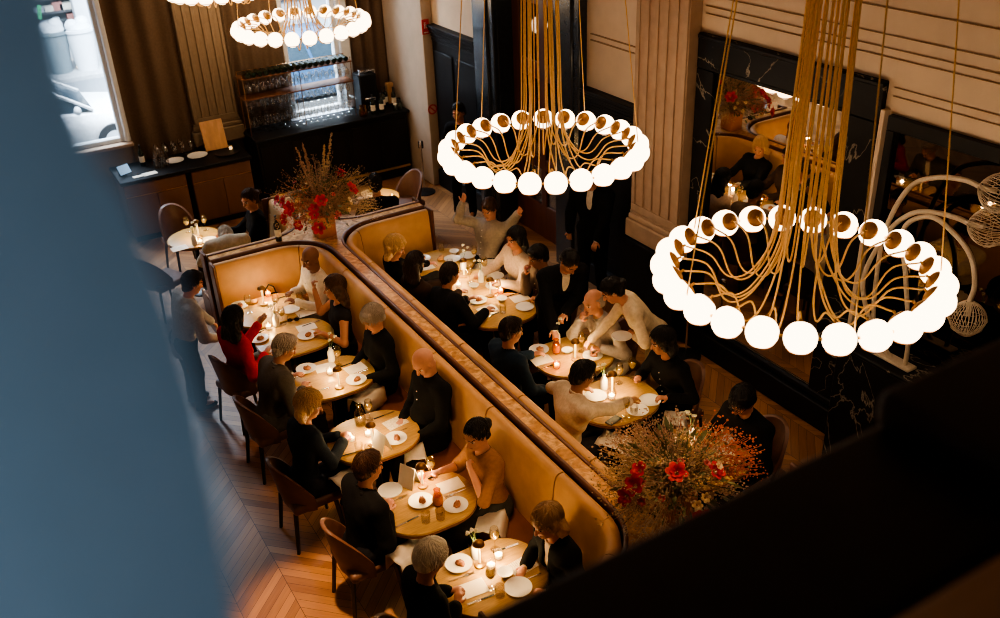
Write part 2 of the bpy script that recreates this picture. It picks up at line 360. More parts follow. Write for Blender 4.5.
# curtains: pleated drops
def curtain(x0, x1, label, mat, amp=.05, waves=5, y=YN - .05, z0=.0):
    b_ = MB(); n = 80; vs = []; fs = []; zs = [z0, 1.0, 2.4, 3.8, 5.9]
    for z in zs:
        for i in range(n + 1):
            u = i / n; a = amp * math.sin(u * waves * 2 * PI + .3 * math.sin(z)) + .4 * amp * math.sin(u * waves * 5.1 + z * .2)
            vs.append((x0 + (x1 - x0) * u, y + a, z))
    for j in range(len(zs) - 1):
        for i in range(n): fs.append((j * (n + 1) + i, j * (n + 1) + i + 1, (j + 1) * (n + 1) + i + 1, (j + 1) * (n + 1) + i))
    b_.add(vs, fs); return tag(b_.build('curtain', mat, sharp=180), label, 'curtain')
m_curt = clothm('brown_curtain', (.12, .08, .052), bump=.1)
curtain(2.1, 3.02, 'brown floor-length curtain beside the tall street window above the sideboard', m_curt, .03, 3)
curtain(3.74, 4.58, 'brown curtain hanging left of the window behind the glass rack', m_curt, .03, 4)
curtain(5.7, 6.3, 'dark brown curtain hanging between the white window casing and the pale pier', clothm('taupe_curtain', (.12, .08, .055), bump=.1), .03, 3)
# ------------------------------------------------------------------ street outside
struct(MB().box((4, 24, -.32), (40, 18.5, .1)).build('road', pm('asphalt', (.2, .21, .22), .9)))
struct(MB().box((4, 15.9, -.24), (40, 2.0, .16), bev=.02).build('pavement', pm('paving', (.42, .42, .42), .9, bump=.1)))
struct(MB().box((4, 27.5, -.24), (40, 5.0, .16), bev=.02).build('pavement', pm('paving', (.42, .42, .42), .9)))
def car(label, loc, rz, paint):
    t = thing('car', label, 'car', loc, rz)
    # lofted body: section profiles across x (length), half-width w, sill, belt
    st = [(-2.25, .55, .35, .62), (-2.1, .8, .25, .85), (-1.5, .88, .22, .95), (-.6, .9, .22, .97), (.4, .9, .22, .96), (1.2, .88, .22, .88), (1.85, .84, .25, .78), (2.15, .7, .3, .66), (2.28, .5, .38, .55)]
    b_ = MB(); vs = []; fs = []; n = 10
    for x, w, z0, z1 in st:
        zm = z0 + (z1 - z0) * .55
        ring = [(-w * .9, z0), (-w, z0 + .12), (-w * 1.01, zm), (-w * .94, z1 - .06), (-w * .8, z1), (w * .8, z1), (w * .94, z1 - .06), (w * 1.01, zm), (w, z0 + .12), (w * .9, z0)]
        vs += [(x, y_, z_) for y_, z_ in ring]
    for i in range(len(st) - 1):
        for k in range(n): fs.append((i * n + k, (i + 1) * n + k, (i + 1) * n + (k + 1) % n, i * n + (k + 1) % n))
    fs += [tuple(range(n)), tuple(reversed(range((len(st) - 1) * n, len(st) * n)))]
    b_.add(vs, fs).build('body', paint, t, sharp=50)
    def cab(st2, name, mat):
        q = MB(); v2 = []; f2 = []
        for x, w, z in st2: v2 += [(x, -w, z), (x, w, z)]
        return q, v2
    g = MB(); lo_ = [(-1.9, .78), (1.05, .8)]; hi = [(-1.25, .6), (.25, .62)]
    vs = [(-1.9, -.76, .93), (1.15, -.78, .9), (1.15, .78, .9), (-1.9, .76, .93), (-1.25, -.6, 1.4), (.3, -.62, 1.42), (.3, .62, 1.42), (-1.25, .6, 1.4)]
    g.add(vs, [(0, 1, 5, 4), (1, 2, 6, 5), (2, 3, 7, 6), (3, 0, 4, 7)]).build('window_glass', pm('car_glass', (.03, .045, .055), .08), t)
    MB().box((-.48, 0, 1.42), (1.6, 1.22, .06), bev=.028, seg=2).build('roof', paint, t)
    for s_ in (-1, 1):
        MB().tube([(-.25, s_ * .775, .93), (-.35, s_ * .63, 1.4)], .035, 6).tube([(-1.88, s_ * .76, .93), (-1.25, s_ * .61, 1.41)], .04, 6).tube([(1.13, s_ * .78, .91), (.3, s_ * .63, 1.42)], .035, 6).build('pillar', paint, t)
        MB().sphere((.85, s_ * .98, .98), .1, sc=(.7, 1.1, .8)).build('side_mirror', m_white, t)
        for x in (-1.4, 1.4):
            w_ = MB().tube([(x, s_ * .72, .31), (x, s_ * .93, .31)], .31, 20).build('wheel', pm('tyre', (.02, .02, .02), .8), t)
            MB().tube([(x, s_ * .9, .31), (x, s_ * .945, .31)], .19, 16).build('hub', m_chrome, w_)
        MB().sphere((2.05, s_ * .6, .66), .13, sc=(1, 1.1, .6)).build('headlight', m_white, t)
    return t
car('silver car parked outside the tall left window', (1.05, 19.65, -.27), 0, pm('silver_paint', (.85, .88, .92), .3, coat=.5))
car('dark blue car parked outside the window behind the glass rack', (7.0, 20.2, -.27), 0, pm('blue_paint', (.05, .12, .22), .25, metal=.3, coat=.5))
# shop front across the street
sf = thing('shop_front', 'shop front across the street with shelves behind its window', 'building', (2, 29, -.16))
MB().box((0, 1, 6.5), (30, .5, 4.0)).build('fascia', pm('shop_fascia', (.5, .48, .45), .8), sf)
MB().box((0, 2.0, 2.3), (30, .3, 4.6)).build('back_wall', pm('shop_back', (.28, .3, .3), .8), sf)
for x in (-6, -2.2, 1.8, 5.5): MB().box((x, .9, 2.3), (.4, .4, 4.6), bev=.02).build('post', m_white, sf)
for k, z in enumerate((.22, .58, .95, 1.5)):
    sh = MB().box((0, 1.7, z), (26, .5, .06)).build('shelf', pm('shop_shelf', (.1, .09, .09), .7), sf)
    for i in range(14):
        MB().box((random.uniform(-.5, 4), 1.6, z + .03 + (hh := random.uniform(.1, .24)) / 2), (random.uniform(.15, .4), .3, hh), bev=.01).build('stock', random.choice([m_white, pm('stock_red', (.45, .18, .14), .7), pm('stock_grey', (.35, .37, .38), .7), m_paper]), sh)
nl = MB().tube([(-.05, 0, 0), (.02, 0, .35)], .05, 8).build('neon_tube', emitm('green_neon', (.15, 1, .45), 5), sf); nl.location = (.62, -.4, .78); nl['label'] = 'green glowing neon tube'
for k, (x, y) in enumerate(((2.5, 25.7), (3.1, 25.6))):
    t = thing('street_planter', ('grey tall street planter with white snowy top by the kerb', 'pale street planter behind the silver car, right of the grey one')[k], 'planter', (x, y, -.16))
    MB().lathe([(.001, 0), (.25, 0), (.33, .9), (.36, .92), (.36, .98), (.28, .98), (.001, .95)], 20).build('pot', (pm('planter_grey', (.2, .24, .25), .7), m_white)[k], t)
    MB().sphere((0, 0, 1.0), .3, 14, 8, sc=(1, 1, .45)).sphere((.12, .1, 1.08), .18).sphere((-.14, -.05, 1.06), .17).build('topping', m_white, t)
t = thing('white_chair', 'white cafe chair on the far pavement beyond the silver car', 'chair', (4.1, 26.4, -.16), .4)
MB().box((0, 0, .45), (.42, .42, .05), bev=.015).build('seat', m_white, t); MB().box((0, .2, .72), (.42, .04, .45), bev=.015).build('backrest', m_white, t)
for sx in (-1, 1):
    for sy in (-1, 1): MB().tube([(sx * .18, sy * .18, 0), (sx * .17, sy * .17, .44)], .018, 6).build('leg', m_white, t)
# ------------------------------------------------------------------ banquettes (paths run along the back line; normal points to the seats)
def arc(cx, cy, r, a0, a1, n=10):
    return [(Vector((cx + r * math.cos(R(a0 + (a1 - a0) * i / n)), cy + r * math.sin(R(a0 + (a1 - a0) * i / n)))), Vector((-math.cos(R(a0 + (a1 - a0) * i / n)), -math.sin(R(a0 + (a1 - a0) * i / n)))), r) for i in range(n + 1)]
def line(a, b, nrm, step=.12):
    a = Vector(a); b = Vector(b); n = max(1, round((b - a).length / step))
    return [(a + (b - a) * (i / n), Vector(nrm), None) for i in range(n + 1)]
def off(p, d):
    if p[2]: d = min(d, p[2] - .03)
    return p[0] + p[1] * d
def clean(path):
    o = [path[0]]
    for p in path[1:]:
        if (p[0] - o[-1][0]).length > 1e-4: o.append(p)
    return o
def mx(path, cx):                       # mirror in x about cx
    return [(Vector((2 * cx - p[0].x, p[0].y)), Vector((-p[1].x, p[1].y)), p[2]) for p in path]
XM = 3.31
PW = clean(line((1.98, 10.0), (2.685, 10.0), (0, -1)) + arc(2.685, 9.45, .55, 90, 0) + line((3.235, 9.45), (3.235, 4.25), (-1, 0)) + arc(2.685, 4.25, .55, 0, -90) + line((2.685, 3.7), (1.98, 3.7), (0, 1)))
PE = mx(PW, XM)
PNW = clean(line((1.98, 10.15), (2.685, 10.15), (0, 1)) + arc(2.685, 10.7, .55, -90, 0) + line((3.235, 10.7), (3.235, 11.4), (-1, 0)))
PNE = mx(PNW, XM)
def sweep(pts, prof, name, mat, parent, sharp=50):
    n = len(prof); vs = []; fs = []
    for p in pts:
        for d, z in prof:
            q = off(p, d); vs.append((q.x, q.y, z))
    for i in range(len(pts) - 1):
        for k in range(n):
            l = (k + 1) % n; fs.append((i * n + k, i * n + l, (i + 1) * n + l, (i + 1) * n + k))
    fs += [tuple(range(n)), tuple(reversed(range((len(pts) - 1) * n, len(pts) * n)))]
    me = MB().add(vs, fs); o = me.build(name, mat, parent, sharp)
    bm = bmesh.new(); bm.from_mesh(o.data); bmesh.ops.recalc_face_normals(bm, faces=bm.faces); bm.to_mesh(o.data); bm.free()
    return o
def split(path, L):
    tot = [0]
    for a, b in zip(path, path[1:]): tot.append(tot[-1] + (b[0] - a[0]).length)
    n = max(1, round(tot[-1] / L)); segs = []
    def at_(s):
        for i in range(len(path) - 1):
            if tot[i + 1] >= s - 1e-9:
                u = (s - tot[i]) / max(1e-9, tot[i + 1] - tot[i]); a, b = path[i], path[i + 1]
                return (a[0].lerp(b[0], u), a[1].lerp(b[1], u).normalized(), a[2] if a[2] and b[2] else None)
        return path[-1]
    for k in range(n):
        s0 = tot[-1] * k / n + .006; s1 = tot[-1] * (k + 1) / n - .006
        segs.append([at_(s0)] + [path[i] for i in range(len(path)) if s0 + .03 < tot[i] < s1 - .03] + [at_(s1)])
    return segs
PROF_BACK = [(.028, .46), (.022, 1.02), (.03, 1.085), (.055, 1.11), (.09, 1.112), (.118, 1.095), (.135, 1.05), (.165, .8), (.19, .5), (.19, .46)]
PROF_SEAT = [(.03, .33), (.03, .455), (.5, .46), (.535, .45), (.55, .42), (.55, .36), (.54, .33)]
PROF_BASE = [(.03, .0), (.03, .325), (.5, .325), (.5, .0)]
def banquette(path, label, seg=1.0):
    t = thing('banquette', label, 'banquette', (0, 0, 0), 0)
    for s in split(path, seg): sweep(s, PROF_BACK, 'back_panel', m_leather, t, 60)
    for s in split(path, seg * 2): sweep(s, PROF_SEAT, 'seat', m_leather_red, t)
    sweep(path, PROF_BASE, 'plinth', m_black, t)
    for p, q in ((path[0], path[1]), (path[-1], path[-2])):
        d = (p[0] - q[0]).normalized() * .02
        e = MB(); a = off(p, .012); b_ = off(p, .2); c = off(p, .57)
        for (u, v, z0, z1) in ((a, b_, 0, 1.13), (b_, c, 0, .48)):
            m = (u + v) / 2 + d; w = (v - u); e.box((m.x, m.y, (z0 + z1) / 2), (max(abs(w.x), .035), max(abs(w.y), .035), z1 - z0), bev=.01)
        e.build('end_panel', m_darkwood, t)
    return t
banquette(PW, 'long tan leather banquette with curved corner left of the marble ledge')
banquette(PE, 'long tan leather banquette right of the marble ledge, facing the mirror wall')
banquette(PNW, 'curved tan banquette behind the ledge facing the dark sideboard')
banquette(PNE, 'curved tan banquette behind the ledge facing the black bar')
dv = thing('banquette_divider', 'cross-shaped divider with brown marble ledge edged in dark wood between the banquettes', 'divider', (0, 0, 0))
out = [p[0] for p in PW] + [Vector((1.98, 3.57)), Vector((4.64, 3.57))] + [p[0] for p in reversed(PE)] + [p[0] for p in PNE] + [p[0] for p in reversed(PNW)]
def inset(path, d): return [p[0] - p[1] * d for p in path]
pl = inset(PW, .0) + [Vector((1.98, 3.57)), Vector((4.64, 3.57))] + list(reversed(inset(PE, .0))) + inset(PNE, .0) + list(reversed(inset(PNW, .0)))
MB().prism([(p.x, p.y) for p in pl], 0.0, 1.1).build('core', m_darkwood, dv)
MB().prism([(p.x, p.y) for p in pl], 1.1, 1.125).build('marble_ledge', m_marble, dv)
for path in (PW, PE, PNW, PNE):
    sweep(path, [(-.018, 1.1), (-.018, 1.131), (-.013, 1.136), (.008, 1.136), (.013, 1.131), (.013, 1.1)], 'edge_trim', m_darkwood, dv)
# ------------------------------------------------------------------ dining chairs
def make_chair(label, group=None):
    t = thing('dining_chair', label, 'chair', (0, 0, 0), 0, group)          # faces +x
    s = MB().box((.015, 0, .435), (.45, .44, .085), bev=.03, seg=3); s.build('seat', m_chair, t, 60)
    b_ = MB(); vs = []; fs = []; n = 18; zs = [.40, .46, .6, .74, .83, .87]
    for side in (0, 1):
        for j, z in enumerate(zs):
            for i in range(n + 1):
                a = R(84) * (i / n * 2 - 1)
                r = .236 - (.032 if side else 0) + .03 * (z - .4)
                zz = z if z < .5 else .46 + (z - .46) * (1 - .8 * (abs(a) / R(84)) ** 2.4)
                ex = .005 - .16 * (z - .45) * math.cos(a)
                vs.append((ex - r * math.cos(a) * .98, r * math.sin(a), zz - (.012 if side and j == len(zs) - 1 else 0)))
    m_ = (n + 1); J = len(zs)
    for side in (0, 1):
        for j in range(J - 1):
            for i in range(n):
                q = [side * J * m_ + j * m_ + i, side * J * m_ + j * m_ + i + 1, side * J * m_ + (j + 1) * m_ + i + 1, side * J * m_ + (j + 1) * m_ + i]
                fs.append(tuple(q if side else q[::-1]))
    for i in range(n):
        fs.append(((J - 1) * m_ + i, (J - 1) * m_ + i + 1, (2 * J - 1) * m_ + i + 1, (2 * J - 1) * m_ + i)); fs.append((i + 1, i, J * m_ + i, J * m_ + i + 1))
    for i in (0, n):
        for j in range(J - 1):
            q = (j * m_ + i, (j + 1) * m_ + i, (J + j + 1) * m_ + i, (J + j) * m_ + i); fs.append(q if i else q[::-1])
    b_.add(vs, fs); o = b_.build('backrest', m_chair, t, 60)
    bm = bmesh.new(); bm.from_mesh(o.data); bmesh.ops.recalc_face_normals(bm, faces=bm.faces); bm.to_mesh(o.data); bm.free()
    for sx in (-1, 1):
        for sy in (-1, 1):
            MB().tube([(sx * .17 + (-.02 if sx < 0 else 0), sy * .17, .4), (sx * .205 - (.03 if sx < 0 else 0), sy * .205, 0)], [.021, .016], 4).build('leg', m_iron, t, 30)
    return t
CH = [  # x, y, facing degrees, label
    (1.76, 8.46, 18, 'brown leather dining chair under the woman in red'),
    (1.74, 7.54, 4, 'brown dining chair under the man in the grey suit'),
    (1.69, 6.46, 2, 'brown dining chair of the blonde woman in navy, black legs showing'),
    (1.79, 5.48, 2, 'brown dining chair under the man in the black blazer'),
    (1.73, 4.36, 0, 'brown dining chair of the white-haired diner at the nearest table'),
    (5.12, 9.25, 196, 'dark dining chair under the man with raised hands'),
    (5.04, 8.42, 184, 'dark dining chair of the long black-haired woman at the long table'),
    (5.08, 7.74, 176, 'dark dining chair of the man holding his face'),
    (5.06, 6.66, 178, 'grey-brown dining chair of the bald man in grey shirt'),
    (5.02, 5.66, 182, 'brown dining chair under the dark-haired woman in black shirt'),
    (5.0, 4.6, 180, 'brown dining chair of the young man in glasses'),
    (1.62, 11.3, 25, 'empty dark dining chair left of the round table by the sideboard'),
    (2.15, 12.4, -80, 'brown dining chair behind the round table, back to the sideboard'),
    (5.16, 11.75, 195, 'orange-lit dining chair beside the far right table')]
ch0 = make_chair(CH[0][3]); ch0.location = (CH[0][0], CH[0][1], 0); ch0.rotation_euler[2] = R(CH[0][2])
for x, y, a, lb in CH[1:]: dup(ch0, (x, y, 0), R(a), lb)
# ------------------------------------------------------------------ tables
def stadium(w, d, r, n=8):
    pts = []
    for cx, cy, a0 in ((w / 2 - r, d / 2 - r, 0), (-w / 2 + r, d / 2 - r, 90), (-w / 2 + r, -d / 2 + r, 180), (w / 2 - r, -d / 2 + r, 270)):
        pts += [(cx + r * math.cos(R(a0 + 90 * i / n)), cy + r * math.sin(R(a0 + 90 * i / n))) for i in range(n + 1)]
    return pts
def make_table(label, w=.8, d=.68, r=.3, name='bistro_table'):
    t = thing(name, label, 'table')
    MB().prism(stadium(w - .004, d - .004, r), .728, .75, bev=.004).build('tabletop', m_oak, t)
    MB().prism(stadium(w, d, r), .708, .7285).build('edge_band', m_tablelip, t)
    MB().lathe([(.001, .708), (.12, .708), (.1, .69), (.032, .67), (.03, .06), (.05, .04)], 16).build('pedestal', m_iron, t)
    MB().lathe([(.001, .05), (.05, .045), (.2, .02), (.21, .01), (.21, 0), (.001, 0)], 24).build('base', m_iron, t)
    return t
TB = {'T1a': (2.34, 9.22), 'T1b': (2.36, 8.5), 'T2': (2.4, 7.56), 'T3': (2.34, 6.47), 'T4': (2.33, 5.44), 'T5': (2.36, 4.46),
      'T6a': (4.42, 9.17), 'T6b': (4.42, 8.47), 'T6c': (4.4, 7.78), 'T7': (4.52, 6.58), 'T8': (4.4, 5.74), 'T9': (4.48, 4.66)}
TL = {'T1a': 'oval oak table in the tan corner, half of the pair with the red-dressed woman', 'T1b': 'oval oak table pushed against the corner table, nearest the woman in red',
      'T2': 'small oak table between the grey suit and the woman in black', 'T3': 'small oak table between the blonde woman and the bald man in black', 'T4': 'small oak table between the black blazer and the woman in tan top',
      'T5': 'nearest oak table with the small white flower vase', 'T6a': 'oak table at the far end of the long group, before raised hands', 'T6b': 'oak table in the middle of the long group of three', 'T6c': 'oak table at the near end of the long group of three',
      'T7': 'oak table being served by the waiter and waitress', 'T8': 'oak table between the man in cream and the woman in black shirt', 'T9': 'oak table half hidden behind the near flower arrangement'}
tb0 = None
for k, (x, y) in TB.items():
    if tb0 is None: tb0 = make_table(TL[k]); tb0.location = (x, y, 0)
    else: dup(tb0, (x, y, 0), 0, TL[k])
tr = make_table('round oak table by the sideboard with candle and wine glasses', .66, .66, .329, 'round_table'); tr.location = (2.16, 11.65, 0)
dup(tr, (4.62, 11.5, 0), 0, 'round oak table at the far right behind the ledge, one lamp on it')
# ------------------------------------------------------------------ sideboard (two cabinets, black worktop)
m_cab = pm('walnut_veneer', (.17, .085, .05), .45, var=.2, scale=6, stretch=(1, 1, .15))
def cabinet(x0, x1, label):
    t = thing('sideboard_cabinet', label, 'cabinet', ((x0 + x1) / 2, 14.05, 0)); w = x1 - x0
    MB().box((0, -.0, .5), (w, .76, .8), bev=.004).build('carcass', m_cab, t); MB().box((0, .03, .05), (w - .06, .72, .1)).build('plinth', m_black, t)
    for s in (-1, 1):
        MB().box((s * w / 4, -.39, .41), (w / 2 - .012, .022, .58), bev=.004).build('door', m_cab, t)
    MB().box((0, -.39, .8), (w - .012, .022, .17), bev=.004).build('drawer', m_cab, t)
    MB().box((0, -.385, .708), (w - .02, .02, .008)).build('brass_line', m_brass, t)
cabinet(1.72, 2.6, 'left walnut cabinet of the sideboard below the tablet'); cabinet(2.68, 3.56, 'right walnut cabinet of the sideboard below the wooden board')
wt = MB().box((2.64, 14.03, .925), (1.9, .8, .05), bev=.006).build('worktop', m_black); tag(wt, 'black worktop lying across both walnut sideboard cabinets', 'worktop')
# ------------------------------------------------------------------ bar counter and glass rack
bc = thing('bar_counter', 'long black bar counter below the glass rack and the bottles', 'bar counter', (5.0, 14.14, 0))
MB().box((0, 0, .53), (2.5, .64, 1.06), bev=.006).build('body', m_blackwood, bc); MB().box((0, -.02, 1.08), (2.56, .72, .045), bev=.008).build('top', m_black, bc)
for i in range(5): MB().box((-1.0 + i * .5, -.325, .55), (.44, .02, .86), bev=.008).build('front_panel', m_blackwood, bc)
MB().tube([(-1.2, -.4, .2), (1.2, -.4, .2)], .02, 8).build('foot_rail', m_brass, bc)
rk = thing('glass_rack', 'tall brass-framed shelf rack holding glasses on the black bar', 'shelf rack', (4.62, 14.2, 1.1))
for x in (-.86, .02, .86):
    for y in (-.14, .14): MB().tube([(x, y, 0), (x, y, .93)], .007, 6).build('post', m_copper, rk)
for z, m_ in ((.27, m_glass), (.55, m_darkwood), (.86, m_darkwood)):
    MB().box((0, 0, z), (1.76, .32, .018), bev=.003).build('shelf', m_, rk)
MB().tube([(-.86, .14, .925), (.86, .14, .925)], .006, 6).build('rail', m_copper, rk)
def lathe_obj(name, prof, mat, n=14, parent=None): return MB().lathe(prof, n).build(name, mat, parent, 60)
P_WINE = [(.001, .003), (.034, .002), (.036, .005), (.006, .012), (.004, .09), (.02, .105), (.036, .135), (.038, .165), (.03, .21), (.0285, .21), (.036, .165), (.034, .137), (.018, .11), (.001, .104)]
P_TUMB = [(.001, 0), (.034, 0), (.038, .09), (.0365, .09), (.032, .008), (.001, .008)]
P_BOT = [(.001, 0), (.037, 0), (.038, .01), (.038, .19), (.03, .22), (.014, .245), (.013, .3), (.015, .302), (.015, .315), (.001, .315)]
def wine_glass(label, group=None):
    t = thing('wine_glass', label, 'glass', group=group); lathe_obj('bowl', P_WINE, m_glass, 14, t)
    return t
def bottle(label, group=None, lab=m_paper, glass=m_bottle):
    t = thing('wine_bottle', label, 'bottle', group=group); lathe_obj('glass', P_BOT, glass, 14, t)
    MB().lathe([(.0386, .06), (.0386, .15)], 14).build('paper_label', lab, t); MB().lathe([(.0142, .25), (.0142, .3), (.0155, .303), (.0155, .317), (.001, .317)], 12).build('foil', m_ink, t)
    return t
g0 = wine_glass('clear stemmed glass standing in rows on the lower bar rack shelves', 'stemmed glasses on the rack')
first = True
for z in (1.105, 1.382):
    for r_ in range(2):
        for i in range(15):
            p = (3.84 + i * .112 + random.uniform(-.01, .01), 14.12 + r_ * .15, z)
            if first: g0.location = p; first = False
            else: dup(g0, p)
h0 = dup(g0, (3.86, 14.12, 1.94), 0, 'clear stemmed glass hanging upside down below the wooden rack shelf', 'hanging glasses on the rack'); h0.rotation_euler = (PI, 0, 0)
for z in (1.955,):
    for r_ in range(2):
        for i in range(15):
            if r_ == 0 and i == 0: continue
            q = dup(h0, (3.86 + i * .112, 14.12 + r_ * .15, z)); q.rotation_euler = (PI, 0, 0)
b0 = bottle('dark wine bottle lying in the row along the rack top', 'bottles lying on the rack top', m_bottle)
b1 = bottle('dark bottle at the back left of the black worktop'); b1.location = (2.14, 14.2, .951)
for i in range(17):
    q = b0 if i == 0 else dup(b0, (0, 0, 0)); q.location = (3.84 + i * .098, 14.04, 2.012); q.rotation_euler = (R(-90), 0, R(random.uniform(-4, 4)))
for k, (x, y, lb) in enumerate(((5.98, 14.1, 'dark wine bottle with pale label, first right of the coffee grinder'), (6.08, 14.22, 'dark wine bottle with pale label, second right of the coffee grinder'), (6.17, 14.1, 'tall dark wine bottle just left of the wooden block'), (5.72, 13.92, 'gold-labelled bottle at the front edge below the coffee grinder'), (5.86, 13.9, 'dark bottle with small cream label at the bar front'))):
    dup(b1, (x, y, 1.103), k, lb)
gr = thing('coffee_grinder', 'black coffee machine with chrome top rail standing on the bar end', 'coffee machine', (5.75, 14.22, 1.103))
MB().box((0, 0, .3), (.3, .3, .6), bev=.02).build('body', m_black, gr); MB().tube([(-.13, -.12, .6), (-.13, -.12, .65), (.13, -.12, .65), (.13, -.12, .6)], .01).build('rail', m_chrome, gr); MB().lathe([(.001, .6), (.09, .6), (.1, .66), (.001, .66)], 16).build('lid', m_chrome, gr); MB().box((0, -.16, .2), (.18, .03, .06), bev=.01).build('spout', m_chrome, gr)
wb = MB().box((6.2, 14.3, 1.103 + .17), (.11, .09, .34), bev=.008).build('wooden_block', pm('pale_wood', (.5, .28, .13), .6, stretch=(1, 1, .1))); tag(wb, 'pale upright wooden block beside the bottles on the bar', 'box')
jg = thing('glass_jug', 'amber-tinted glass jug on the bar below the rack end', 'jug', (5.55, 13.93, 1.103)); lathe_obj('jug_body', [(.001, 0), (.06, 0), (.075, .06), (.05, .14), (.055, .17), (.05, .17), (.045, .14), (.068, .06), (.055, .008), (.001, .008)], m_vglass, 16, jg); MB().tube([(.05, 0, .15), (.1, 0, .13), (.1, 0, .06), (.07, 0, .04)], .007).build('handle', m_glass, jg)
for k, (x, y, h) in enumerate(((6.16, 13.86, .14), (6.08, 13.86, .12), (6.2, 13.98, .16))):
    t = thing('spice_jar', ('small dark jar at the right end of the bar counter', 'small dark jar with pale lid at the bar front edge', 'taller dark jar beside the pale pier')[k], 'jar', (x, y, 1.103)); lathe_obj('jar_body', [(.001, 0), (.035, 0), (.035, h - .03), (.028, h - .02), (.001, h - .02)], m_bottle, 14, t); lathe_obj('lid', [(.03, h - .022), (.03, h), (.001, h)], (m_black, m_paper, m_black)[k], 14, t)
# things on the sideboard
tb = thing('tablet', 'glowing pale blue tablet standing at the left end of the black worktop', 'tablet', (1.82, 13.92, .955), R(25)); MB().box((0, 0, .09), (.2, .012, .15), rx=R(-28), bev=.004).build('case', m_black, tb); MB().box((0, -.009, .094), (.18, .003, .13), rx=R(-28)).build('screen', emitm('tablet_screen', (.45, .7, 1), .9), tb); MB().box((0, .05, .035), (.1, .01, .1), rx=R(35)).build('stand', m_black, tb)
def card(label, x, y, z, w, d, rz, mat=m_paper, name='menu_card'):
    o = MB().box((0, 0, .002), (w, d, .004)).build(name, mat); o.location = (x, y, z); o.rotation_euler[2] = rz; return tag(o, label, 'card')
card('white paper sheet at the front edge of the black worktop', 2.14, 13.8, .951, .2, .13, .1); card('pinkish card left of the white sheet on the worktop', 1.98, 13.78, .951, .16, .08, .1)
for k, (x, y) in enumerate(((2.3, 13.98), (2.42, 13.99))):
    t = thing('glass_carafe', ('clear glass carafe on the worktop, left of two', 'clear glass carafe on the worktop, right of two')[k], 'carafe', (x, y, .951)); lathe_obj('carafe_body', [(.001, 0), (.05, 0), (.056, .08), (.04, .16), (.028, .2), (.034, .24), (.031, .24), (.025, .2), (.036, .16), (.05, .08), (.044, .008), (.001, .008)], m_glass, 16, t)
for k in range(9):
    dup(g0, (2.4 + (k % 5) * .12, 14.28 + (k // 5) * .12, .951), 0, 'clear stemmed glass clustered at the back of the black worktop', 'stemmed glasses on the sideboard')
for k, (x, y, r_, lb) in enumerate(((2.58, 14.1, .13, 'pale plate on the worktop beside the carafes'), (2.92, 14.12, .15, 'cream plate on the worktop left of the wooden board'), (3.32, 13.98, .19, 'large dark plate in front of the wooden board'))):
    o = lathe_obj('serving_plate', [(.001, 0), (r_ * .6, 0), (r_, .018), (r_, .022), (r_ * .6, .006), (.001, .006)], (m_china, m_china, m_black)[k], 24); o.location = (x, y, .951); tag(o, lb, 'plate')
o = MB().box((0, 0, .22), (.34, .02, .44), rx=R(-16), bev=.006).build('wooden_board', pm('board_wood', (.62, .34, .16), .6, stretch=(1, 1, .1))); o.location = (3.24, 14.26, .955); tag(o, 'pale wooden board leaning upright against the fluted stone base', 'board')
cn = thing('candle_holder', 'small lit glass candle holder before the wooden board on worktop', 'candle', (3.42, 14.1, .951)); lathe_obj('holder', P_TUMB, m_glass, 14, cn); MB().lathe([(.001, .01), (.028, .01), (.028, .04), (.001, .04)], 12).build('candle', m_wax, cn)
# chrome posts with round feet
def post(x, y, h, lb):
    t = thing('barrier_post', lb, 'post', (x, y, 0))
    MB().lathe([(.001, 0), (.17, 0), (.17, .015), (.03, .03), (.001, .03)], 24).build('foot', m_black, t); MB().tube([(0, 0, .02), (0, 0, h)], .012, 8).build('pole', m_chrome, t); MB().lathe([(.001, h - .1), (.04, h - .1), (.04, h), (.03, h + .02), (.001, h + .022)], 14).build('cap', m_chrome, t)
post(6.05, 12.95, .84, 'slim chrome post on round black foot near the pale pier'); post(6.22, 6.85, .8, 'slim chrome post on round black foot beside the mirror baseboard')
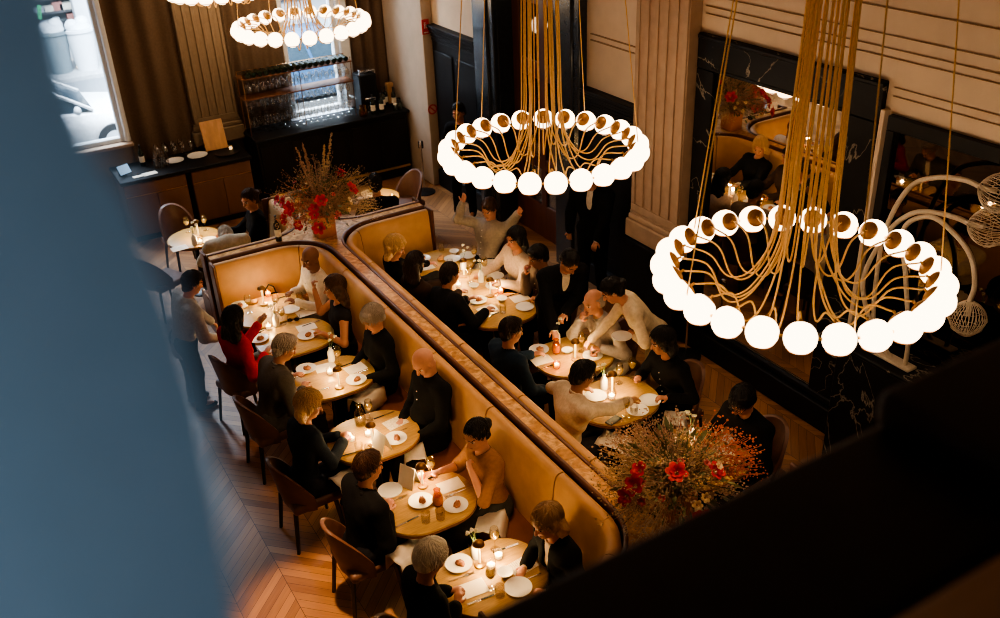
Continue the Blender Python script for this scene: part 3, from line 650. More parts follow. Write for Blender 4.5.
# ------------------------------------------------------------------ chandeliers
RG = .098
m_rim = pm('globe_band', (.45, .2, .08), .5, metal=.3)
def chandelier(label, x, y, z, D, N=24, rot=0.0):
    t = thing('chandelier', label, 'chandelier', (x, y, z)); r = D / 2; rng = random.Random(int(x * 100 + y * 10))
    ring = [(r * math.cos(2 * PI * k / 72), r * math.sin(2 * PI * k / 72), 0) for k in range(72)]
    MB().tube(ring, .011, 8, closed=True).build('ring', m_brass, t)
    H = ZC - z
    gl = None
    for k in range(N):
        a = 2 * PI * (k + rot) / N; ca, sa = math.cos(a), math.sin(a)
        if gl is None:
            g = MB().sphere((0, 0, 0), RG, 24, 16).build('globe', m_globe, t); 
            # gilt cap facing the centre, tilted upward; local -x is inward
            cap = MB(); n = 24; an = R(41); prof = [(RG * 1.012 * math.sin(an * i / 5), RG * 1.012 * math.cos(an * i / 5)) for i in range(5, -1, -1)]
            prof = [(RG * 1.03 * math.sin(an), RG * .98 * math.cos(an))] + prof
            cap.lathe(prof, n).xf(Matrix.Rotation(R(-58), 4, 'Y')); cap.tube([Matrix.Rotation(R(-58), 4, 'Y') @ Vector((0, 0, RG)), Matrix.Rotation(R(-58), 4, 'Y') @ Vector((0, 0, RG + .025))], .009, 8)
            c = cap.build('reflector_disc', m_gold, g)
            bd = MB().tube([(RG * .66 * math.cos(2 * PI * i / 28), RG * .66 * math.sin(2 * PI * i / 28), -RG * .75) for i in range(28)], .0065, 6, closed=True).build('band', m_rim, g)
            gl = g
        else:
            g = gl.copy(); C.objects.link(g); g.parent = t
            for ch in gl.children:
                d = ch.copy(); C.objects.link(d); d.parent = g
        g.location = (r * ca, r * sa, 0); g.rotation_euler = (0, 0, a)
        # gold cord: leaves the disc, droops towards the centre, rises into the bundle
        tip = Vector(((r - RG * .88 - .022) * ca, (r - RG * .88 - .022) * sa, RG * .47 + .012))
        sx, sy = ca * .15 + rng.uniform(-.05, .05), sa * .15 + rng.uniform(-.05, .05)
        dp = rng.uniform(-.24, -.1); P = [tip, Vector((ca * (r - .28), sa * (r - .28), .02)), Vector((ca * r * .52, sa * r * .52, dp)), Vector((ca * r * .3 + sx * .3, sa * r * .3 + sy * .3, dp + .07)), Vector((sx * 1.15, sy * 1.15, .25)), Vector((sx, sy, .8)), Vector((sx * .8, sy * .8, H * .5)), Vector((sx * .62, sy * .62, H - .02))]
        pts = []
        for i in range(len(P) - 1):
            p0, p1, p2, p3 = P[max(i - 1, 0)], P[i], P[i + 1], P[min(i + 2, len(P) - 1)]
            m1 = (p2 - p0) * .5 if i else (p1 - p0) + (p2 - p1) * .5; m2 = (p3 - p1) * .5
            L_ = (p2 - p1).length; m1 = m1.normalized() * L_; m2 = m2.normalized() * L_
            for s in range(6 if i < 5 else 2):
                u = s / (6 if i < 5 else 2); pts.append(p1 * (2 * u ** 3 - 3 * u * u + 1) + m1 * (u ** 3 - 2 * u * u + u) + p2 * (-2 * u ** 3 + 3 * u * u) + m2 * (u ** 3 - u * u))
        pts.append(P[-1]); MB().tube(pts, .0068, 6).build('cord', m_cord, t)
    for k in range(5):
        a = 2 * PI * k / 5 + .5; ca, sa = math.cos(a), math.sin(a)
        pts = [Vector((r * ca, r * sa, .0)).lerp(Vector((.34 * ca, .34 * sa, H - .02)), i / 20) for i in range(21)]
        MB().tube(pts, [.0045 if i % 2 else .0055 for i in range(21)], 5).build('suspension_rope', m_cord, t)
    MB().lathe([(.001, H - .06), (.4, H - .06), (.42, H - .03), (.42, H - .001), (.001, H - .001)], 32).build('ceiling_rose', m_brass, t)
    return t
chandelier('large ring chandelier of white globes in the middle, above the long table', 4.51, 7.04, 2.735, 1.74, 25, .95)
chandelier('nearest and largest-looking globe ring chandelier, hung before the framed mirror', 4.47, 3.89, 2.79, 1.74, 25, .6)
chandelier('distant globe ring chandelier in front of the glass rack', 4.46, 13.12, 2.82, 1.74, 24, .1)
chandelier('farthest globe ring chandelier, only its lowest globes showing by the curtain', 3.5, 13.35, 3.41, 1.3, 20, .1)
# ------------------------------------------------------------------ looping cream lamp with woven heads
m_cream = pm('cream_rope', (.6, .49, .36), .7, var=.1, scale=90, bump=.3)
lp = thing('loop_floor_lamp', 'cream looping tube lamp with three woven wire heads at the right wall', 'lamp', (6.1, 4.2, 1.28))
mp_ = thing('marble_plinth', 'black veined marble plinth under the cream loop lamp at the right wall', 'plinth', (6.24, 4.25, 0)); MB().box((0, 0, .62), (.34, 1.0, 1.24), bev=.008).build('block', m_bmarble, mp_); MB().box((0, 0, 1.26), (.38, 1.04, .04), bev=.01).build('top_slab', m_bmarble, mp_)
def cr(P, n=8):
    P = [Vector(p) for p in P]; o = []
    for i in range(len(P) - 1):
        p0, p1, p2, p3 = P[max(i - 1, 0)], P[i], P[i + 1], P[min(i + 2, len(P) - 1)]
        for s in range(n):
            u = s / n; o.append(.5 * ((2 * p1) + (p2 - p0) * u + (2 * p0 - 5 * p1 + 4 * p2 - p3) * u * u + (3 * p1 - p0 - 3 * p2 + p3) * u ** 3))
    return o + [P[-1]]
def rel(pts): return [(x - 6.1, y - 4.2, z - 1.28) for x, y, z in pts]
tubes = [[(6.22, 4.42, 1.3), (6.2, 4.54, 1.6), (6.2, 4.58, 2.2), (6.2, 4.53, 2.53), (6.2, 4.4, 2.82), (6.2, 4.2, 2.95), (6.2, 3.98, 3.0), (6.2, 3.84, 2.99)],
         [(6.2, 4.3, 1.3), (6.17, 4.5, 1.5), (6.15, 4.66, 1.9), (6.2, 4.55, 2.35), (6.2, 4.38, 2.58), (6.2, 4.2, 2.67), (6.2, 3.98, 2.7), (6.2, 3.86, 2.69)],
         [(6.2, 4.16, 1.3), (6.17, 4.16, 1.6), (6.16, 4.28, 2.1), (6.2, 4.4, 2.45), (6.2, 4.2, 2.63), (6.2, 3.98, 2.58), (6.2, 3.8, 2.45), (6.2, 3.72, 2.25), (6.2, 3.73, 2.1)]]
for q in tubes: MB().tube(cr(rel(q)), .02, 10).build('tube', m_cream, lp)
MB().box((.1, .1, .015), (.12, .44, .03), bev=.01).build('base', m_cream, lp)
def woven(c, axis, L_=.34, rad=.15):
    z = Vector(axis).normalized(); q = z.to_track_quat('Z', 'Y').to_matrix().to_4x4(); M = Matrix.Translation(Vector(c) - Vector((6.1, 4.2, 1.28))) @ q; b_ = MB()
    for k in range(30):
        a = 2 * PI * k / 30; p = []
        for i in range(13):
            u = i / 12; rr = rad * math.sin(PI * min(1, u * .97 + .03)) ** .7 * (1 - .1 * u); p.append(M @ Vector((rr * math.cos(a + u * .5), rr * math.sin(a + u * .5), u * L_)))
        b_.tube(p, .0032, 4)
    for u in (.25, .5, .75): b_.tube([M @ Vector((rad * math.sin(PI * u) ** .7 * math.cos(2 * PI * i / 24), rad * math.sin(PI * u) ** .7 * math.sin(2 * PI * i / 24), u * L_)) for i in range(24)], .0022, 4, closed=True)
    hd = b_.build('woven_shade', m_cream, lp); MB().tube([M @ Vector((0, 0, -.01)), M @ Vector((0, 0, .12))], .02, 8).build('socket', m_cream, hd)
woven((6.2, 3.84, 2.99), (0, -1, .03)); woven((6.2, 3.86, 2.69), (0, -1, .2)); woven((6.2, 3.73, 2.1), (0, -.1, -1), .3, .14)
# globe added behind the glazed door, imitating a globe reflected in its glass
pd = thing('reflected_globe', 'single white globe added behind the glazed door for a globe reflected in it', 'pendant', (7.15, 11.2, 2.75)); MB().sphere((0, 0, 0), .12, 20, 12).build('globe', m_globe, pd); MB().tube([(0, 0, .1), (0, 0, ZC - 2.75)], .006, 6).build('cord', m_brass, pd)
TW = [
('T1a', 'plate', 2.08, 9.48, 'f'), ('T1a', 'bread', 2.24, 9.45, ''), ('T1a', 'lamp', 2.32, 9.36, ''), ('T1a', 'votive', 2.43, 9.63, 'o'), ('T1a', 'plate', 2.52, 9.06, ''), 
('T1a', 'menu', 2.53, 8.92, 'r'), ('T1a', 'wine', 2.41, 9.11, ''), ('T1a', 'wine', 2.13, 9.27, ''), ('T1a', 'knife', 2.58, 9.41, ''), ('T1a', 'tumbler', 2.69, 9.22, ''), 
('T1b', 'sunglasses', 2.46, 8.81, ''), ('T1b', 'menu', 2.53, 8.61, ''), ('T1b', 'plate', 2.47, 8.43, 'f'), ('T1b', 'wine', 2.35, 8.89, ''), ('T1b', 'knife', 2.6, 8.66, ''), 
('T1b', 'votive', 2.19, 8.84, ''), ('T1b', 'cutlery', 2.06, 9.06, ''), ('T1b', 'plate', 2.0, 8.65, 'f'), ('T1b', 'vase', 2.29, 9.01, ''), ('T2', 'plate', 2.23, 7.82, 'f'), 
('T2', 'menu', 2.33, 7.78, ''), ('T2', 'vase', 2.41, 7.81, ''), ('T2', 'wine', 2.47, 7.73, ''), ('T2', 'votive', 2.4, 7.67, ''), ('T2', 'lamp', 2.38, 7.34, ''), 
('T2', 'menu', 2.64, 7.57, ''), ('T2', 'plate', 2.56, 7.36, 'f'), ('T2', 'cutlery', 2.21, 7.4, ''), ('T2', 'knife', 2.63, 7.68, ''), ('T2', 'cutlery', 2.62, 7.47, ''), 
('T2', 'cutlery', 2.18, 7.75, ''), ('T3', 'wine', 2.41, 6.7, ''), ('T3', 'carafe', 2.31, 6.68, ''), ('T3', 'lamp', 2.28, 6.35, ''), ('T3', 'votive', 2.3, 6.49, ''), 
('T3', 'tent', 2.31, 6.26, ''), ('T3', 'plate', 2.44, 6.29, 'f'), ('T3', 'menu', 2.58, 6.53, 'p'), ('T3', 'knife', 2.04, 6.34, ''), ('T3', 'knife', 2.54, 6.69, ''), 
('T3', 'cutlery', 2.53, 6.39, ''), ('T3', 'tumbler', 2.14, 6.31, ''), ('T3', 'tumbler', 2.21, 6.26, ''), ('T3', 'votive', 2.15, 6.5, 'x'), ('T4', 'plate', 2.14, 5.72, ''), 
('T4', 'tent', 2.29, 5.7, ''), ('T4', 'votive', 2.4, 5.91, 'o'), ('T4', 'wine', 2.47, 5.68, ''), ('T4', 'menu', 2.58, 5.5, ''), ('T4', 'plate', 2.29, 5.45, 'f'), 
('T4', 'jug', 2.38, 5.36, 'y'), ('T4', 'plate', 2.49, 5.26, 'f'), ('T4', 'tumbler', 2.22, 5.22, ''), ('T4', 'tumbler', 2.33, 5.19, ''), ('T4', 'knife', 2.1, 5.3, ''), 
('T4', 'cutlery', 2.14, 5.58, ''), ('T4', 'cutlery', 2.57, 5.39, ''), ('T4', 'lamp', 2.38, 5.62, ''), ('T4', 'knife', 2.57, 5.67, ''), ('T5', 'plate', 2.21, 4.68, 'f'), 
('T5', 'vase', 2.35, 4.68, ''), ('T5', 'lamp', 2.34, 4.61, ''), ('T5', 'wine', 2.51, 4.67, ''), ('T5', 'votive', 2.38, 4.54, 'x'), ('T5', 'menu', 2.59, 4.42, 'p'), 
('T5', 'bowl', 2.44, 4.41, ''), ('T5', 'plate', 2.45, 4.25, ''), ('T5', 'cutlery', 2.17, 4.56, ''), ('T5', 'menu', 2.18, 4.42, ''), ('T5', 'knife', 2.18, 4.3, ''), 
('T5', 'knife', 2.58, 4.64, ''), ('T5', 'tumbler', 2.31, 4.26, ''), ('T5', 'wine', 2.27, 4.32, ''), ('T5', 'cutlery', 2.56, 4.29, ''), ('T5', 'votive', 2.5, 4.63, 'x'), 
('T6a', 'plate', 4.27, 9.36, 'f'), ('T6a', 'menu', 4.2, 9.15, ''), ('T6a', 'tumbler', 4.57, 9.45, ''), ('T6a', 'bowl', 4.66, 9.29, ''), ('T6a', 'plate', 4.56, 9.15, ''), 
('T6a', 'plate', 4.68, 9.16, ''), ('T6a', 'bread', 4.44, 9.21, ''), ('T6a', 'vase', 4.55, 8.8, ''), ('T6a', 'tumbler', 4.45, 9.0, ''), ('T6a', 'wine', 4.74, 8.93, ''), 
('T6b', 'lamp', 4.46, 8.68, ''), ('T6b', 'votive', 4.36, 8.72, ''), ('T6b', 'votive', 4.29, 8.5, ''), ('T6b', 'wine', 4.44, 8.51, ''), ('T6b', 'plate', 4.76, 8.47, ''), 
('T6b', 'plate', 4.62, 8.27, 'f'), ('T6b', 'tumbler', 4.3, 8.82, ''), ('T6b', 'wine', 4.7, 8.57, ''), ('T6b', 'bowl', 4.42, 8.38, ''), ('T6b', 'vase', 4.56, 8.46, ''), 
('T6c', 'lamp', 4.47, 8.23, ''), ('T6c', 'votive', 4.6, 8.14, 'o'), ('T6c', 'bowl', 4.52, 7.94, ''), ('T6c', 'plate', 4.3, 8.12, 'f'), ('T6c', 'menu', 4.29, 7.86, ''), 
('T6c', 'menu', 4.71, 7.87, ''), ('T6c', 'plate', 4.64, 7.66, ''), ('T6c', 'tumbler', 4.39, 7.7, ''), ('T6c', 'knife', 4.26, 7.72, ''), ('T6c', 'cutlery', 4.24, 8.03, ''), 
('T6c', 'wine', 4.48, 8.08, ''), ('T6c', 'knife', 4.7, 7.98, ''), ('T7', 'plate', 4.29, 6.93, 'f'), ('T7', 'menu', 4.22, 6.68, ''), ('T7', 'jug', 4.41, 6.71, 'y'), 
('T7', 'vase', 4.51, 6.85, ''), ('T7', 'lamp', 4.49, 6.5, ''), ('T7', 'plate', 4.66, 6.45, 'f'), ('T7', 'votive', 4.26, 6.48, 'o'), ('T7', 'cutlery', 4.24, 6.81, ''), 
('T7', 'cutlery', 4.2, 6.54, ''), ('T7', 'bowl', 4.5, 6.65, ''), ('T7', 'wine', 4.63, 6.56, ''), ('T8', 'vase', 4.42, 5.94, ''), ('T8', 'lamp', 4.44, 5.84, ''), 
('T8', 'wine', 4.59, 5.93, ''), ('T8', 'wine', 4.75, 5.94, ''), ('T8', 'plate', 4.28, 5.87, ''), ('T8', 'menu', 4.26, 5.64, ''), ('T8', 'plate', 4.64, 5.54, ''), 
('T8', 'plate', 4.6, 5.41, ''), ('T8', 'wine', 4.43, 5.4, ''), ('T8', 'phone', 4.33, 5.37, ''), ('T8', 'cutlery', 4.28, 5.8, ''), ('T8', 'votive', 4.4, 5.79, ''), 
('T8', 'tumbler', 4.41, 5.47, ''), ('T9', 'lamp', 4.34, 4.84, ''), ('T9', 'votive', 4.57, 4.8, ''), ('T9', 'plate', 4.65, 4.6, ''), ('T9', 'vase', 4.56, 4.88, ''), 
('T9', 'menu', 4.4, 4.52, ''), ('T9', 'wine', 4.4, 4.77, ''), ('T9', 'bowl', 4.8, 4.7, ''), ('T0', 'wine', 2.14, 11.84, ''), ('T0', 'wine', 2.35, 11.77, ''), 
('T0', 'vase', 2.11, 11.35, ''), ('T0', 'menu', 1.91, 11.24, ''), ('T0', 'plate', 2.29, 11.4, ''), ('T0', 'lamp', 2.22, 11.63, ''), ('T0', 'votive', 2.21, 11.31, ''), 
('T10', 'lamp', 4.69, 11.47, ''), ('T10', 'votive', 4.79, 11.31, 'x'), ('T10', 'wine', 4.55, 11.45, ''), 
]
# ------------------------------------------------------------------ tableware: kind, world x, y on the tables
m_menu = pm('printed_menu', (.8, .72, .58), .85, var=.03)
def printed():
    m, t, N = nt('menu_print'); L = t.links.new
    out = N('ShaderNodeOutputMaterial'); b = N('ShaderNodeBsdfPrincipled'); L(b.outputs[0], out.inputs[0])
    tc = N('ShaderNodeTexCoord'); w = N('ShaderNodeTexWave', _bands_direction='Y'); w.inputs['Scale'].default_value = 26; L(tc.outputs['Object'], w.inputs['Vector'])
    n = N('ShaderNodeTexNoise'); n.inputs['Scale'].default_value = 60; L(tc.outputs['Object'], n.inputs['Vector'])
    mu = N('ShaderNodeMath', _operation='MULTIPLY'); L(w.outputs['Fac'], mu.inputs[0]); L(n.outputs['Fac'], mu.inputs[1])
    r = N('ShaderNodeValToRGB'); r.color_ramp.elements[0].position = .4; r.color_ramp.elements[0].color = (.8, .72, .58, 1); r.color_ramp.elements[1].position = .5; r.color_ramp.elements[1].color = (.42, .34, .25, 1)
    L(mu.outputs[0], r.inputs['Fac']); L(r.outputs[0], b.inputs['Base Color']); b.inputs['Roughness'].default_value = .85; return m
m_print = printed()
SIDE = {  # table: name, west side, east side
 'T1a': ('corner table', 'by the standing man in pale sweater', 'before the bald man in white shirt'), 'T1b': ('table of the woman in red', 'before the woman in red', 'before the woman in sleeveless black'),
 'T2': ('table of the grey-suited man', 'before the grey-suited man', 'before the grey-haired woman in black'), 'T3': ('table of the bald man in black', 'before the blonde woman in navy', 'before the bald man in black'),
 'T4': ('table of the woman in tan top', 'before the man in black blazer', 'before the woman in tan top'), 'T5': ('nearest table', 'before the white-haired diner at the nearest table', 'before the blonde woman in black blazer'),
 'T6a': ('far end of the long table', 'before the blonde woman at the long table', 'before the man with raised hands'), 'T6b': ('middle of the long table', 'before the dark-haired woman at the long table', 'before the black-haired woman in pale top'),
 'T6c': ('near end of the long table', 'before the man in dark jacket at the long table', 'before the man holding his face'), 'T7': ('table the waiter is serving', 'before the man in navy', 'before the bald man in grey shirt'),
 'T8': ('table of the man in cream shirt', 'before the man in cream shirt', 'before the woman in black shirt'), 'T9': ('table behind the near flowers', 'nearest the flowers on the half-hidden table', 'before the young man in glasses'),
 'T0': ('round table by the sideboard', 'at the left of the round sideboard table', 'at the right of the round sideboard table'), 'T10': ('far right round table', 'at the left of the far right table', 'at the right of the far right table')}
TB['T0'] = (2.16, 11.65); TB['T10'] = (4.62, 11.5)
ZT = .7505
def P_plate(fl):
    t = MB().lathe([(.001, .004), (.05, .002), (.065, .004), (.098, .016), (.1, .018), (.098, .02), (.064, .009), (.001, .008)], 28).build('plate', m_china, None, 60); return t
def P_bread(fl):
    b_ = MB().sphere((0, 0, .022), .045, 14, 10, sc=(1, .8, .5)).sphere((.05, .03, .02), .036, 12, 8, sc=(1, .8, .55)); return MB().add([], []) if 0 else b_.build('bread_roll', m_bread, None, 180)
def P_foodp(fl):
    rn = random.Random(fl); b_ = MB()
    b_.sphere((0, 0, .0), .032, 12, 8, sc=(1.2, .9, .9)); v = [(x * (1 + .25 * math.sin(9 * y * 30 + x * 80)), y, max(z * 1 + .006 * math.sin(x * 200), -.004)) for x, y, z in b_.v]; b_.v = v
    return b_.build('food_portion', m_food, None, 180)
def P_lamp(fl):
    t = thing('table_lamp', 'x', 'lamp')
    MB().lathe([(.001, 0), (.042, 0), (.044, .006), (.04, .014), (.012, .02), (.008, .03), (.001, .03)], 20).build('base', m_brass, t)
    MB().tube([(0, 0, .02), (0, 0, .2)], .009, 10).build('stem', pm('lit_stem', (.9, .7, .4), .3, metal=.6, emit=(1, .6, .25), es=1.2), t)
    MB().lathe([(.001, .235), (.02, .232), (.038, .218), (.045, .198), (.043, .197), (.036, .212), (.018, .224), (.001, .226)], 20).build('shade', m_copper, t)
    MB().lathe([(.001, .2), (.018, .2), (.018, .215), (.001, .22)], 12).build('bulb', emitm('lamp_bulb', (1, .66, .3), 30), t)
    return t
def P_votive(fl):
    t = thing('votive_candle', 'x', 'candle')
    MB().lathe([(.001, 0), (.032, 0), (.036, .06), (.0345, .06), (.03, .008), (.001, .008)], 16).build('glass_holder', m_vglass if fl == 'o' else m_glass, t)
    w = MB().lathe([(.001, .009), (.028, .009), (.028, .035), (.001, .036)], 14).build('wax', m_wax, t)
    MB().lathe([(.001, .036), (.006, .044), (.004, .056), (.001, .064)], 8).build('flame', m_flame, w); return t
def P_vase(fl):
    t = thing('bud_vase', 'x', 'vase')
    MB().lathe([(.001, 0), (.034, 0), (.036, .01), (.034, .1), (.024, .12), (.014, .135), (.016, .15), (.013, .15), (.01, .135), (.001, .13)], 18).build('vase', m_china, t)
    for k in range(3):
        a = k * 2.1; e = Vector((.035 * math.cos(a) - .02, .035 * math.sin(a) + .015, .25 + .02 * k)); s_ = MB().tube([(0, 0, .12), e * .6 + Vector((0, 0, .07)), e], .0022, 5).build('stem', pm('stem_green', (.1, .16, .05), .7), t)
        MB().sphere(e, .016, 9, 6, sc=(1, 1, .7)).sphere(e + Vector((.014, .005, -.004)), .01, 8, 5).sphere(e + Vector((-.012, .008, -.003)), .01, 8, 5).build('blossom', pm('cream_blossom', (.8, .72, .5), .8), s_)
    return t
def P_menu(fl): return MB().box((0, 0, .0015), (.2, .145, .003)).build('menu_card', m_print if fl == 'p' else m_paper)
def P_tent(fl):
    b_ = MB().box((.028, 0, .09), (.003, .15, .19), ry=R(-17)).box((-.028, 0, .09), (.003, .15, .19), ry=R(17)); return b_.build('tent_card', m_paper)
def P_wine(fl):
    t = wine_glass('x'); 
    if fl != 'e': MB().lathe([(.001, .107), (.018, .112), (.0325, .136), (.034, .15), (.001, .15)], 12).build('wine', pm('white_wine', (.75, .5, .15), .1), t)
    return t
def P_tumbler(fl):
    t = thing('tumbler', 'x', 'glass'); lathe_obj('tumbler_body', P_TUMB, m_glass, 14, t); return t
def P_carafe(fl):
    t = thing('water_carafe', 'x', 'carafe'); lathe_obj('carafe_body', [(.001, 0), (.045, 0), (.055, .06), (.045, .13), (.022, .18), (.028, .22), (.025, .22), (.019, .18), (.04, .13), (.05, .06), (.04, .008), (.001, .008)], m_glass, 16, t); return t
def P_jug(fl):
    t = thing('amber_jug', 'x', 'jug'); lathe_obj('jug_body', [(.001, 0), (.035, 0), (.045, .05), (.035, .1), (.024, .13), (.03, .15), (.027, .15), (.02, .13), (.03, .1), (.04, .05), (.03, .008), (.001, .008)], m_vglass, 16, t); MB().lathe([(.001, .01), (.036, .012), (.042, .05), (.033, .09), (.001, .09)], 12).build('drink', pm('amber_drink', (.7, .4, .06), .2), t); return t
def P_knife(fl): return MB().box((-.05, 0, .004), (.1, .014, .006), bev=.002).box((.05, 0, .003), (.11, .018, .002), mi=1).build('knife', [m_ink, m_steel])
def P_cutlery(fl):
    b_ = MB().box((-.04, 0, .003), (.13, .009, .003), bev=.001).box((.038, 0, .003), (.03, .024, .003), bev=.001)
    for k in range(4): b_.box((.072, -.0105 + k * .007, .003), (.045, .003, .002))
    return b_.build('fork', m_steel)
def P_bowl(fl): return MB().lathe([(.001, .003), (.03, 0), (.034, .004), (.058, .035), (.056, .035), (.03, .008), (.001, .007)], 22).build('small_bowl', m_china, None, 60)
def P_sun(fl):
    t = thing('sunglasses', 'x', 'sunglasses')
    for s in (-1, 1):
        MB().sphere((0, s * .034, .022), .027, 12, 8, sc=(.2, 1, .8)).build('lens', m_black, t); MB().tube([(0, s * .062, .026), (.07, s * .064, .022), (.13, s * .058, .006)], .003, 5).build('temple', m_ink, t)
    MB().tube([(0, -.01, .028), (0, .01, .028)], .003, 5).build('bridge', m_ink, t); return t
def P_phone(fl):
    t = thing('phone', 'x', 'phone'); MB().box((0, 0, .006), (.15, .08, .01), bev=.004).build('case', m_ink, t); MB().box((0, 0, .0115), (.14, .07, .001)).build('screen', m_black, t); return t
KIND = {'plate': (P_plate, 'white plate', 'plate'), 'bread': (P_bread, 'browned bread rolls', 'bread'), 'lamp': (P_lamp, 'glowing brass mushroom lamp', 'lamp'), 'votive': (P_votive, 'lit glass votive candle', 'candle'),
        'vase': (P_vase, 'white bud vase', 'vase'), 'menu': (P_menu, 'pale menu card', 'menu card'), 'tent': (P_tent, 'standing folded cream card', 'card'), 'wine': (P_wine, 'stemmed wine glass', 'glass'),
        'tumbler': (P_tumbler, 'clear tumbler', 'glass'), 'carafe': (P_carafe, 'clear water carafe', 'carafe'), 'jug': (P_jug, 'amber glass jug', 'jug'), 'knife': (P_knife, 'dark-handled knife', 'knife'), 'cutlery': (P_cutlery, 'steel fork', 'fork'),
        'bowl': (P_bowl, 'small white bowl', 'bowl'), 'sunglasses': (P_sun, 'folded dark sunglasses', 'sunglasses'), 'phone': (P_phone, 'black phone', 'phone'), 'foodp': (P_foodp, 'brown food on plate', 'food')}
PROTO = {}; PLACED = []
def put(kind, x, y, z, rz, tk, fl=''):
    key = (kind, fl if kind in ('votive', 'menu') else '')
    if key not in PROTO: o = PROTO[key] = KIND[kind][0](fl)
    else: o = dup(PROTO[key], (0, 0, 0))
    if o.get('group'): del o['group']
    o.location = (x, y, z); o.rotation_euler = (0, 0, rz); o['category'] = KIND[kind][2]
    PLACED.append((o, kind, tk, x, y)); return o
taken = {}
for tk, kind, x, y, fl in TW:
    tx, ty = TB[tk]; hw, hd = (.33, .27) if tk not in ('T0', 'T10') else (.24, .24)
    if tk in ('T1a', 'T1b', 'T6a', 'T6b', 'T6c'): hd = .31
    rad = {'plate': .1, 'menu': .09, 'tent': .075, 'bowl': .058, 'phone': .08}.get(kind, .045)
    x = min(max(x, tx - hw - .07 + rad * .7), tx + hw + .07 - rad * .7); y = min(max(y, ty - hd - .06 + rad * .7), ty + hd + .06 - rad * .7)
    # nudge out of things already standing here
    for it in range(30):
        moved = False
        for (px, py, pr) in taken.get(tk, []):
            d = math.hypot(x - px, y - py); need = (rad + pr) * .98
            if kind in ('knife', 'cutlery'): need *= .55
            if d < need:
                ux, uy = ((x - px) / d, (y - py) / d) if d > 1e-4 else (1, 0); s = min(need - d, .02); x += ux * s; y += uy * s; moved = True
        x = min(max(x, tx - hw - .03 + rad * .3), tx + hw + .03 - rad * .3); y = min(max(y, ty - hd - .02 + rad * .3), ty + hd + .02 - rad * .3)
        if not moved: break
    taken.setdefault(tk, []).append((x, y, rad if kind not in ('knife', 'cutlery') else .025))
    rz = {'menu': R(90) + random.uniform(-.2, .2), 'knife': (0 if x > tx else PI) + random.uniform(-.12, .12), 'cutlery': (PI if x > tx else 0) + random.uniform(-.1, .1), 'tent': random.uniform(.2, .6), 'phone': .25, 'sunglasses': 1.2}.get(kind, random.uniform(0, 6.2))
    if kind == 'menu': rz = random.uniform(-.15, .15)
    put(kind, x, y, ZT, rz, tk, fl)
    if kind == 'plate' and fl == 'f': put('foodp', x + .01, y - .005, ZT + .014, random.uniform(0, 6), tk)
    if kind in ('lamp', 'votive'):
        l = bpy.data.lights.new(kind + '_light', 'POINT'); l.color = (1, .65, .29); l.energy = LAMP_W if kind == 'lamp' else VOT_W; l.shadow_soft_size = .02
        lo_ = bpy.data.objects.new(kind + '_light', l); C.objects.link(lo_); lo_.location = (x, y, ZT + (.185 if kind == 'lamp' else .075))
# labels: what it is + whose side of which table; repeats by nearness, else a shared group
byl = {}
for o, kind, tk, x, y in PLACED:
    nm, w, e = SIDE[tk]; tx = TB[tk][0]
    wh = w if x < tx - .1 else e if x > tx + .1 else 'in the middle of the ' + nm if 'end' not in nm and 'middle' not in nm else 'midway across the ' + nm
    fl = next((f for t_, k_, X, Y, f in TW if t_ == tk and k_ == kind), '')
    byl.setdefault(KIND[kind][1] + ' ' + wh, []).append((y, o, kind))
for lb, lst in byl.items():
    lst.sort(key=lambda q: -q[0])
    if len(lst) == 1: lst[0][1]['label'] = lb
    elif len(lst) == 2: lst[0][1]['label'] = 'farther ' + lb; lst[1][1]['label'] = 'nearer ' + lb
    else:
        for i, q in enumerate(lst):
            if i == 0: q[1]['label'] = 'farthest ' + lb
            elif i == len(lst) - 1: q[1]['label'] = 'nearest ' + lb
            else:
                q[1]['label'] = 'middle ' + lb
                if len(lst) > 3: q[1]['group'] = 'middle ' + lb
# white napkins hanging off laps
def napkin(x, y, z, rz, label, w=.3, l=.34, fall=.16):
    n = 12; vs = []; fs = []
    for j in range(n + 1):
        for i in range(n + 1):
            u = (i / n - .5) * w; v = (j / n - .5) * l; d = max(0, abs(v) - l * .26) ; zz = -d * fall / (l * .24) + .008 * math.sin(u * 40 + v * 25) + .006 * math.sin(v * 60)
            vs.append((u * (1 - .25 * d / l), v - math.copysign(d * .7, v) if d else v, zz))
    for j in range(n):
        for i in range(n): a = j * (n + 1) + i; fs.append((a, a + 1, a + n + 2, a + n + 1))
    o = MB().add(vs, fs).build('napkin', m_linen, None, 180); o.location = (x, y, z); o.rotation_euler = (0, 0, rz)
    sm = o.modifiers.new('thick', 'SOLIDIFY'); sm.thickness = .004
    return tag(o, label, 'napkin')
# ------------------------------------------------------------------ flower arrangements
def rose(mb, c, r, up, rn):
    q = Vector(up).normalized().to_track_quat('Z', 'Y').to_matrix().to_4x4(); M = Matrix.Translation(c) @ q
    for ring, (n, tilt, sz) in enumerate(((3, .25, .55), (5, .6, .8), (6, 1.0, 1.0))):
        for k in range(n):
            a = 2 * PI * k / n + ring * .5 + rn.uniform(-.15, .15); w = sz * r * .75; h = sz * r
            pts = []
            for v in range(4):
                t = v / 3; rr = r * (.12 + ring * .1) + math.sin(tilt * t) * h * .9; z = math.cos(tilt * t * 1.1) * t * h * .8
                for u in (-1, -.4, .4, 1):
                    aa = a + u * w / max(rr, r * .35) * .55 * (math.sin(PI * (.25 + t * .6))); pts.append(M @ Vector((rr * math.cos(aa), rr * math.sin(aa), z)))
            mb.add(pts, [(v * 4 + u, v * 4 + u + 1, v * 4 + u + 5, v * 4 + u + 4) for v in range(3) for u in range(3)])
